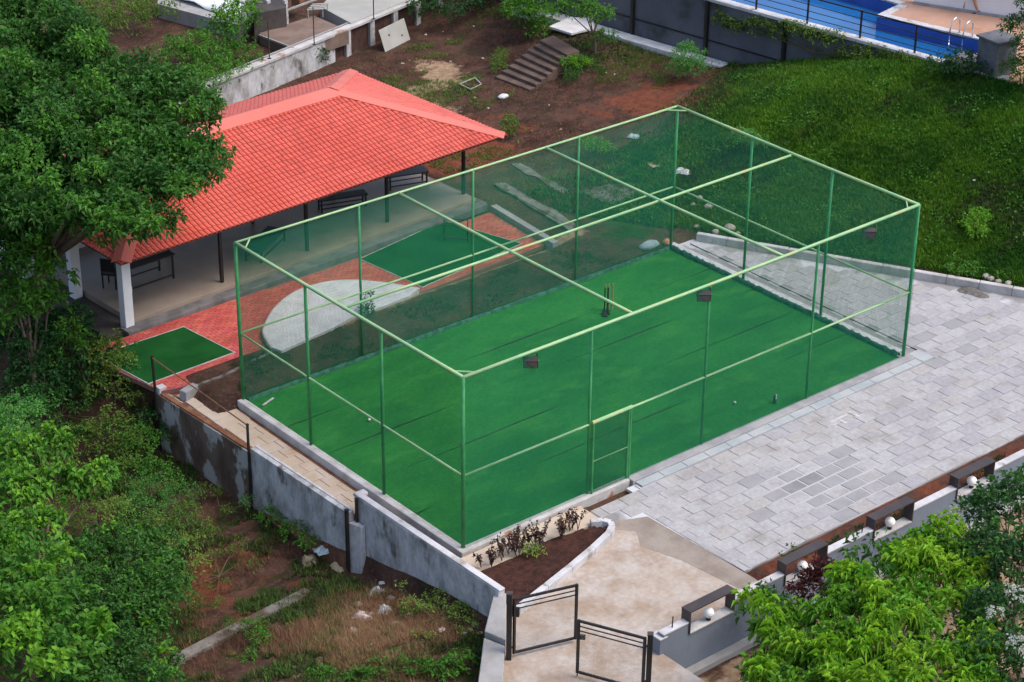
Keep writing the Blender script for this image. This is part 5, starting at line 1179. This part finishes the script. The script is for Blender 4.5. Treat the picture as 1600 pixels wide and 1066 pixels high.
tree('broadleaf_tree', 'mid green tree with bright new leaf tips in the bottom left corner', 'tree', gt(40, 1150), bl, 'mid', dens=14, per=7, L=.2, W=.10, trunk=.08, extra=[('new_leaves', 'bright', [pb(60, 905, 1.7, .3), pb(145, 985, 1.4, .28), pb(40, 985, 1.9, .3), pb(75, 1040, 1.8, .3), pb(95, 870, 1.4, .25), pb(20, 1000, 2, .3)], 20, 7, .2, .10)])
# lime tree in front of the blue-grey wall
LT = [(1165, 935), (1195, 985), (1185, 1066), (1210, 1100), (1530, 1100), (1545, 1040), (1530, 960), (1535, 900), (1515, 850), (1490, 815), (1460, 825), (1430, 858), (1385, 858), (1335, 868), (1315, 890), (1315, 935), (1250, 970), (1215, 950)]
zl = lambda x, y: 1.5+1.0*(1-abs(x-1370)/220)+(y-900)*.003+random.uniform(-.3, .3)
bl = polyblobs(LT, zl, 46, .20, .38); bl3 = polyblobs(LT, lambda x, y: zl(x, y)+.25, 30, .14, .30)
rt_ = g(1380, 1150, -.85)
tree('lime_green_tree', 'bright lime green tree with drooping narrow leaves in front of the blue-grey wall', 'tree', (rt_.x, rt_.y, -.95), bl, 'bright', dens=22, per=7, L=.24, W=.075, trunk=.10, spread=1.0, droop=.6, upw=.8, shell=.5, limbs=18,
     extra=[('new_leaves', 'lime', bl3, 24, 7, .24, .07), ('inner_shade_leaves', 'dark', polyblobs(LT, lambda x, y: zl(x, y)-.45, 40, .3, .5), 10, 6, .18, .08)])  # darker leaf colour inside the crown paints the shade in its gaps
bl = [pb(1570, 800, 1.8, .8), pb(1545, 870, 1.9, .7), pb(1590, 890, 2.2, .9), pb(1570, 980, 2.3, .9), pb(1595, 1040, 2.4, .9), pb(1600, 780, 2.0, .7), pb(1530, 800, 1.4, .4)]
rt_ = g(1600, 1120, -.85)
tree('dark_tree', 'dark green tree with whitish flower clusters at the right edge', 'tree', (rt_.x, rt_.y, -.85), bl, 'deep', dens=18, per=7, L=.14, W=.07, trunk=.09,
     extra=[('flowers', 'flower', [pb(1495, 800, 1.5, .16), pb(1490, 850, 1.8, .2), pb(1500, 870, 1.9, .16), pb(1580, 930, 3.0, .2), pb(1555, 960, 3.1, .15), pb(1590, 1010, 3.2, .2)], 60, 5, .06, .05), ('new_leaves', 'dark', bl, 5, 7, .15, .075)])
bl = [pb(1262, 905, .75, .22), pb(1285, 890, .8, .24), pb(1295, 925, .7, .25), pb(1250, 925, .6, .2)]
tree('maroon_shrub', 'dark maroon leaved shrub in front of the second lamp frame', 'shrub', tuple(g(1285, 985, -.85)), bl, 'maroon', dens=60, per=6, L=.14, W=.06, trunk=.025, bark='twig', stemname='stem', crownname='foliage')
bl = [pb(1185, 935, .55, .2), pb(1200, 925, .55, .2), pb(1215, 945, .45, .25), pb(1170, 960, .5, .2)]
tree('shrub', 'small bluish green shrub against the wall between the first two lamp frames', 'shrub', tuple(g(1200, 1010, -.85)), bl, 'dark', dens=40, per=6, L=.14, W=.06, trunk=.02, bark='twig', stemname='stem', crownname='foliage')
bl = [pb(1235, 855, .25, .1), pb(1218, 868, .2, .08)]
tree('strip_plant', 'spindly small plant in the soil strip at the paving edge', 'plant', tuple(g(1232, 878, -.08)), bl, 'deep', dens=60, per=4, L=.08, W=.04, trunk=.008, bark='twig', stemname='stem', crownname='leaves')
# trees and shrubs at the back
def sap(name, label, px, py, blobs, lf, dn=40, L=.09, W=.04, trunk=.02, cat='sapling', **k):
    r = gt(px, py); tree(name, label, cat, r, [((r.x+a, r.y+b_, r.z+c), rr) for a, b_, c, rr in blobs], lf, dens=dn, per=6, L=L, W=W, trunk=trunk, stemname='stem', crownname='leaves', **k)
sap('sapling', 'small feathery sapling in front of the slate grey wall', 1072, 125, [(0, 0, .9, (.55, .55, .18)), (.15, -.3, .55, (.5, .5, .15)), (-.2, .2, .35, (.45, .5, .14)), (.1, .1, 1.15, (.3, .3, .12)), (-.3, -.1, .7, (.4, .4, .14))], 'fresh', L=.1, W=.035)
sap('sapling', 'slender tree with bare dark stem above the stone steps', 930, 85, [(0, 0, 1.5, (.55, .55, .25)), (.4, .3, 1.2, (.5, .5, .2)), (-.5, .3, 1.9, (.7, .7, .3)), (.2, -.3, .7, (.4, .4, .15)), (-.9, .5, 1.6, (.6, .6, .25)), (.1, .6, 2.0, (.6, .6, .25))], 'mid', L=.12, W=.05, dn=26, trunk=.05)
sap('sapling', 'bright green bush at the right foot of the stone steps', 905, 105, [(0, 0, .18, (.45, .4, .2)), (-.3, .2, .2, (.3, .3, .18))], 'bright', dn=50, cat='bush')
sap('bush', 'leafy light green bush behind the top of the stone steps', 840, 55, [(0, 0, .7, .7), (-.5, .4, .9, .7), (.4, .6, 1.2, .7), (-.2, -.4, .35, .5), (.9, .9, 1.4, .6), (.3, 1.4, 1.4, .8)], 'mid', dn=24, L=.14, W=.05, cat='bush', extra=[('new_leaves', 'bright', [((gt(840, 55).x-.5, gt(840, 55).y+.2, gt(840, 55).z+1.0), .5)], 20, 6, .16, .05)])
sap('bush', 'weedy green clump along the right side of the stone steps', 895, 118, [(0, 0, .12, .3), (.5, .2, .15, .35), (1.0, .3, .15, .35), (-.4, -.3, .1, .25), (.7, -.4, .1, .3)], 'dark', dn=40, L=.09, cat='bush')
sap('bush', 'low weeds growing along the left side of the stone steps', 780, 105, [(0, 0, .15, .28), (.3, .35, .15, .25), (-.35, -.4, .12, .3), (.6, .6, .2, .25)], 'olive', dn=45, L=.08, cat='bush')
sap('bush', 'small green bush beside the right corner of the red roof', 797, 212, [(0, 0, .3, .32), (.1, .15, .45, .25), (-.15, -.1, .15, .25)], 'olive', dn=50, L=.08, cat='bush')
sap('sapling', 'bright green sapling seen through the back net', 930, 245, [(0, 0, .35, (.45, .45, .2)), (.3, -.1, .25, (.3, .3, .15)), (-.2, .1, .5, (.25, .25, .12))], 'bright', dn=45)
sap('sapling', 'pale sapling on the grass bank seen through the far net wall', 1165, 240, [(0, 0, .5, (.4, .4, .15)), (.25, -.2, .35, (.35, .35, .14)), (-.15, .1, .7, (.3, .3, .12))], 'fresh', dn=40)
sap('sapling', 'pale green sapling on the lower right of the grass bank', 1523, 365, [(0, 0, .35, (.4, .4, .15)), (.2, .1, .5, (.35, .3, .12)), (-.2, -.15, .25, (.3, .3, .12)), (.05, -.1, .12, (.3, .3, .1))], 'bright', dn=40, L=.11)
sap('bush', 'low leafy clump on the grass just behind the paving kerb', 1500, 425, [(0, 0, .1, (.45, .45, .12)), (.3, -.2, .12, (.35, .3, .1))], 'mid', dn=45, cat='bush')
sap('weed', 'thin weed growing at the edge of the round platform', 575, 490, [(0, 0, .25, .15), (.1, .1, .45, .14), (-.1, -.05, .12, .2)], 'deep', dn=50, L=.09, cat='weed')
tree('wall_creeper', 'green creeper hanging over the retaining wall below the pool railing', 'creeper', (poolline_x(13.5)-.15, 13.5, H(poolline_x(13.5)-.15, 13.5)), [((poolline_x(y)-.12, y, 2.95-random.uniform(.1, .5)-.25*max(0, y-15)*.3), (.22, .55, random.uniform(.22, .45))) for y in np.linspace(9.4, 17.2, 15)], 'olive', dens=34, per=6, L=.09, W=.05, trunk=.02, bark='stem', stemname='stem', crownname='foliage')
sap('bush', 'dark shrub below the pillar at the end of the pool', 1500, 120, [(0, 0, .2, .5), (.4, -.5, .2, .5), (-.3, .6, .2, .5), (.2, .2, .5, .4)], 'deep', dn=30, L=.1, W=.05, cat='shrub')
sap('pine_tree', 'layered green tree at the right edge beside the dark pillar', 1600, 135, [(0, 0, .5, (.8, .8, .3)), (.2, -.2, 1.2, (.8, .8, .3)), (-.1, .1, 1.9, (.8, .7, .35)), (.1, 0, 2.6, (.6, .6, .3)), (.1, 0, 3.2, (.6, .6, .3))], 'dark', dn=30, L=.13, W=.05, trunk=.07, cat='tree')
sap('bush', 'dark undergrowth beyond the end of the back wall', 735, 22, [(0, 0, .3, .5), (1.0, .3, .4, .6), (-1.0, -.3, .3, .5), (2.2, .4, .6, .8), (.8, 1.0, .9, .8), (-.6, 1.2, .7, .8), (-1.8, .4, .5, .6), (1.9, 1.6, 1., .9)], 'deep', dn=22, L=.13, W=.06, cat='undergrowth')
sap('bush', 'small ivy clump on the back wall below the middle pipe post', 500, 105, [(0, 0, .5, .3), (.1, .1, .25, .3), (-.15, 0, .7, .2)], 'deep', dn=45, cat='ivy')
sap('bush', 'tangled shrub in front of the white tarpaulin at the top left', 340, 95, [(0, 0, .8, .8), (.8, .5, .9, .7), (-.9, -.2, .6, .8), (1.7, .8, 1.0, .6), (-1.8, -.3, .6, .8), (.4, -.8, .3, .7), (-1.0, -1.2, .3, .8)], 'mid', dn=20, L=.13, W=.055, cat='shrub', extra=[('new_leaves', 'bright', [((gt(340, 95).x+.9, gt(340, 95).y+.4, gt(340, 95).z+1.4), .5), ((gt(340, 95).x+1.7, gt(340, 95).y+.7, gt(340, 95).z+1.4), .4)], 22, 6, .14, .05)])
sap('bush', 'green shrub between the back wall and the left of the red roof', 310, 150, [(0, 0, .5, .7), (.9, .2, .4, .6), (-.9, .1, .6, .8), (1.8, .5, .3, .5), (2.8, .7, .25, .4)], 'mid', dn=24, L=.1, W=.05, cat='shrub')
sap('bush', 'brownish shrub thicket at the far top left', 205, 60, [(0, 0, .6, .9), (1.2, .3, .6, .8), (-1.2, .2, .8, 1.0), (-2.4, .1, .8, 1.0), (.5, 1.4, .7, .9), (-1.5, 1.6, .9, 1.0)], 'olive', dn=16, L=.12, W=.055, cat='shrub')

# ================================================================== GRASS
def on_bank(X, Y): return (m_grass(X, Y)+hnoise(X*1.2, Y*1.2)*.35+rng.normal(0, .14, X.shape) > .52) & ((X-KA[0])*KN[0]+(Y-KA[1])*KN[1] > .12) & (X < poolline_x(Y)-.02)
P = scatter(230000, on_bank, 12.5, 30, -8, 18); k = hnoise(P[:, 0]*.8+3, P[:, 1]*.8)+rng.normal(0, .3, len(P))
dkm = hnoise(P[:, 0]*.55+7, P[:, 1]*.7+2)+.4*hnoise(P[:, 0]*2.2, P[:, 1]*2.2)+rng.normal(0, .2, len(P)) > .42
V, F = tufts(P[dkm], 4, .10, .024, lean=1.5); tag(link('dark_grass', npmesh('dark_grass', V, F, L_['grass_dk'])), 'darker brownish grass patches on the sloping bank below the pool', 'grass', kind='stuff')
P, k = P[~dkm], k[~dkm]
V, F = tufts(P[k <= .35], 4, .14, .026, lean=1.5); tag(link('bank_grass', npmesh('bank_grass', V, F, L_['grass'])), 'dense green grass and ground cover on the sloping bank below the pool', 'grass', kind='stuff')
V, F = tufts(P[k > .35], 4, .14, .022, lean=1.3); tag(link('yellowish_grass', npmesh('yellowish_grass', V, F, L_['grass_y'])), 'yellower grass patches on the sloping bank below the pool', 'grass', kind='stuff')
P = scatter(60000, lambda X, Y: on_bank(X, Y) & (hnoise(X*1.7+4, Y*1.7+2)+.5*hnoise(X*4, Y*4) > .22), 12.5, 30, -8, 18); P[:, 2] += .07; n = len(P)
V, F = leafgeo(P, rng.normal(size=(n, 3))*[1, 1, .5]+[0, 0, .4], rng.uniform(.06, .13, n), rng.uniform(.04, .07, n)); tag(link('ground_cover', npmesh('ground_cover', V, F, L_['mid'])), 'patches of broad leaved ground cover in the grass bank', 'ground cover', kind='stuff')
P = scatter(26000, lambda X, Y: (m_grass(X, Y) > .25) & (m_grass(X, Y) < .98) & (X > 12) & (X < poolline_x(Y)-.02) & ((X-KA[0])*KN[0]+(Y-KA[1])*KN[1] > .1), 12, 25, 8, 26)
V, F = tufts(P, 4, .12, .022, lean=1.2); tag(link('field_weeds', npmesh('field_weeds', V, F, L_['grass_dk'])), 'sparse dark weeds on the soil field behind the cage', 'weeds', kind='stuff')
P = scatter(16000, lambda X, Y: (hnoise(X*.6+1, Y*.6+3)+.3*hnoise(X*3, Y*3) > .22) & (X < poolline_x(Y)-.1), 13, 25, 17, 27)
V, F = tufts(P, 4, .12, .02, lean=1.3); tag(link('field_grass', npmesh('field_grass', V, F, L_['olive'])), 'patchy green weeds on the brown soil around the stone steps', 'weeds', kind='stuff')
P = scatter(5000, lambda X, Y: (hnoise(X*2, Y*2) > .2), 0, 13, 8.95, 10.5)
V, F = tufts(P, 4, .07, .018, lean=1.3); tag(link('bank_weeds', npmesh('bank_weeds', V, F, L_['grass_dk'])), 'sparse dark weeds on the soil bank between cage and red paving', 'weeds', kind='stuff')
P = scatter(22000, lambda X, Y: (hnoise(X*.9, Y*.9)+.4*hnoise(X*3, Y*3) > .0) & (X < poolline_x(Y)-.1), 13, 25, 12.5, 27)
V, F = tufts(P, 4, .10, .009, lean=1.6); tag(link('dry_field_grass', npmesh('dry_field_grass', V, F, L_['straw2'])), 'thin dry stalks on the brown soil field behind the pavilion', 'dry grass', kind='stuff')
def in_scrub(X, Y): return (X < np.where(Y < -2.1, -1.1+(Y+2.1)*.93, -1.3))
P = scatter(60000, lambda X, Y: in_scrub(X, Y) & (hnoise(X*.9+2, Y*.9) > -.1), -9, -.7, -5, 6)
k = 1.1*np.exp(-(((P[:, 0]+3.0)/2.0)**2+((P[:, 1]+.2)/1.8)**2))+rng.normal(0, .22, len(P))
V, F = tufts(P[k > .5], 5, .22, .008, lean=1.8); tag(link('straw_grass', npmesh('straw_grass', V, F, L_['straw'])), 'dry straw coloured grass in the scrub below the plaster wall', 'dry grass', kind='stuff')
V, F = tufts(P[(k <= .5) & (k > .12)][::2], 4, .24, .008, lean=1.4); tag(link('reddish_grass', npmesh('reddish_grass', V, F, L_['straw2'])), 'reddish brown dry grass in the scrub below the plaster wall', 'dry grass', kind='stuff')
P = scatter(50000, lambda X, Y: in_scrub(X, Y) & (hnoise(X*1.1+5, Y*1.1+1)+.4*hnoise(X*3, Y*3) > .05), -12, -.7, -5, 13)
V, F = tufts(P[::3], 4, .18, .02, lean=1.4); tag(link('olive_weeds', npmesh('olive_weeds', V, F, L_['olive'])), 'olive weeds scattered through the scrub left of the boundary wall', 'weeds', kind='stuff')
V, F = tufts(P, 4, .16, .02, lean=1.2); tag(link('scrub_weeds', npmesh('scrub_weeds', V, F, L_['grass_dk'])), 'dark green weeds covering the scrub left of the boundary wall', 'weeds', kind='stuff')
P = scatter(2500, lambda X, Y: (hnoise(X*2, Y*3) > .1), 4.4, 15, -5.4, -4.85)
V, F = tufts(P, 4, .08, .016, lean=1.2); tag(link('strip_weeds', npmesh('strip_weeds', V, F, L_['grass_dk'])), 'small weeds in the soil strip behind the blue-grey wall', 'weeds', kind='stuff')
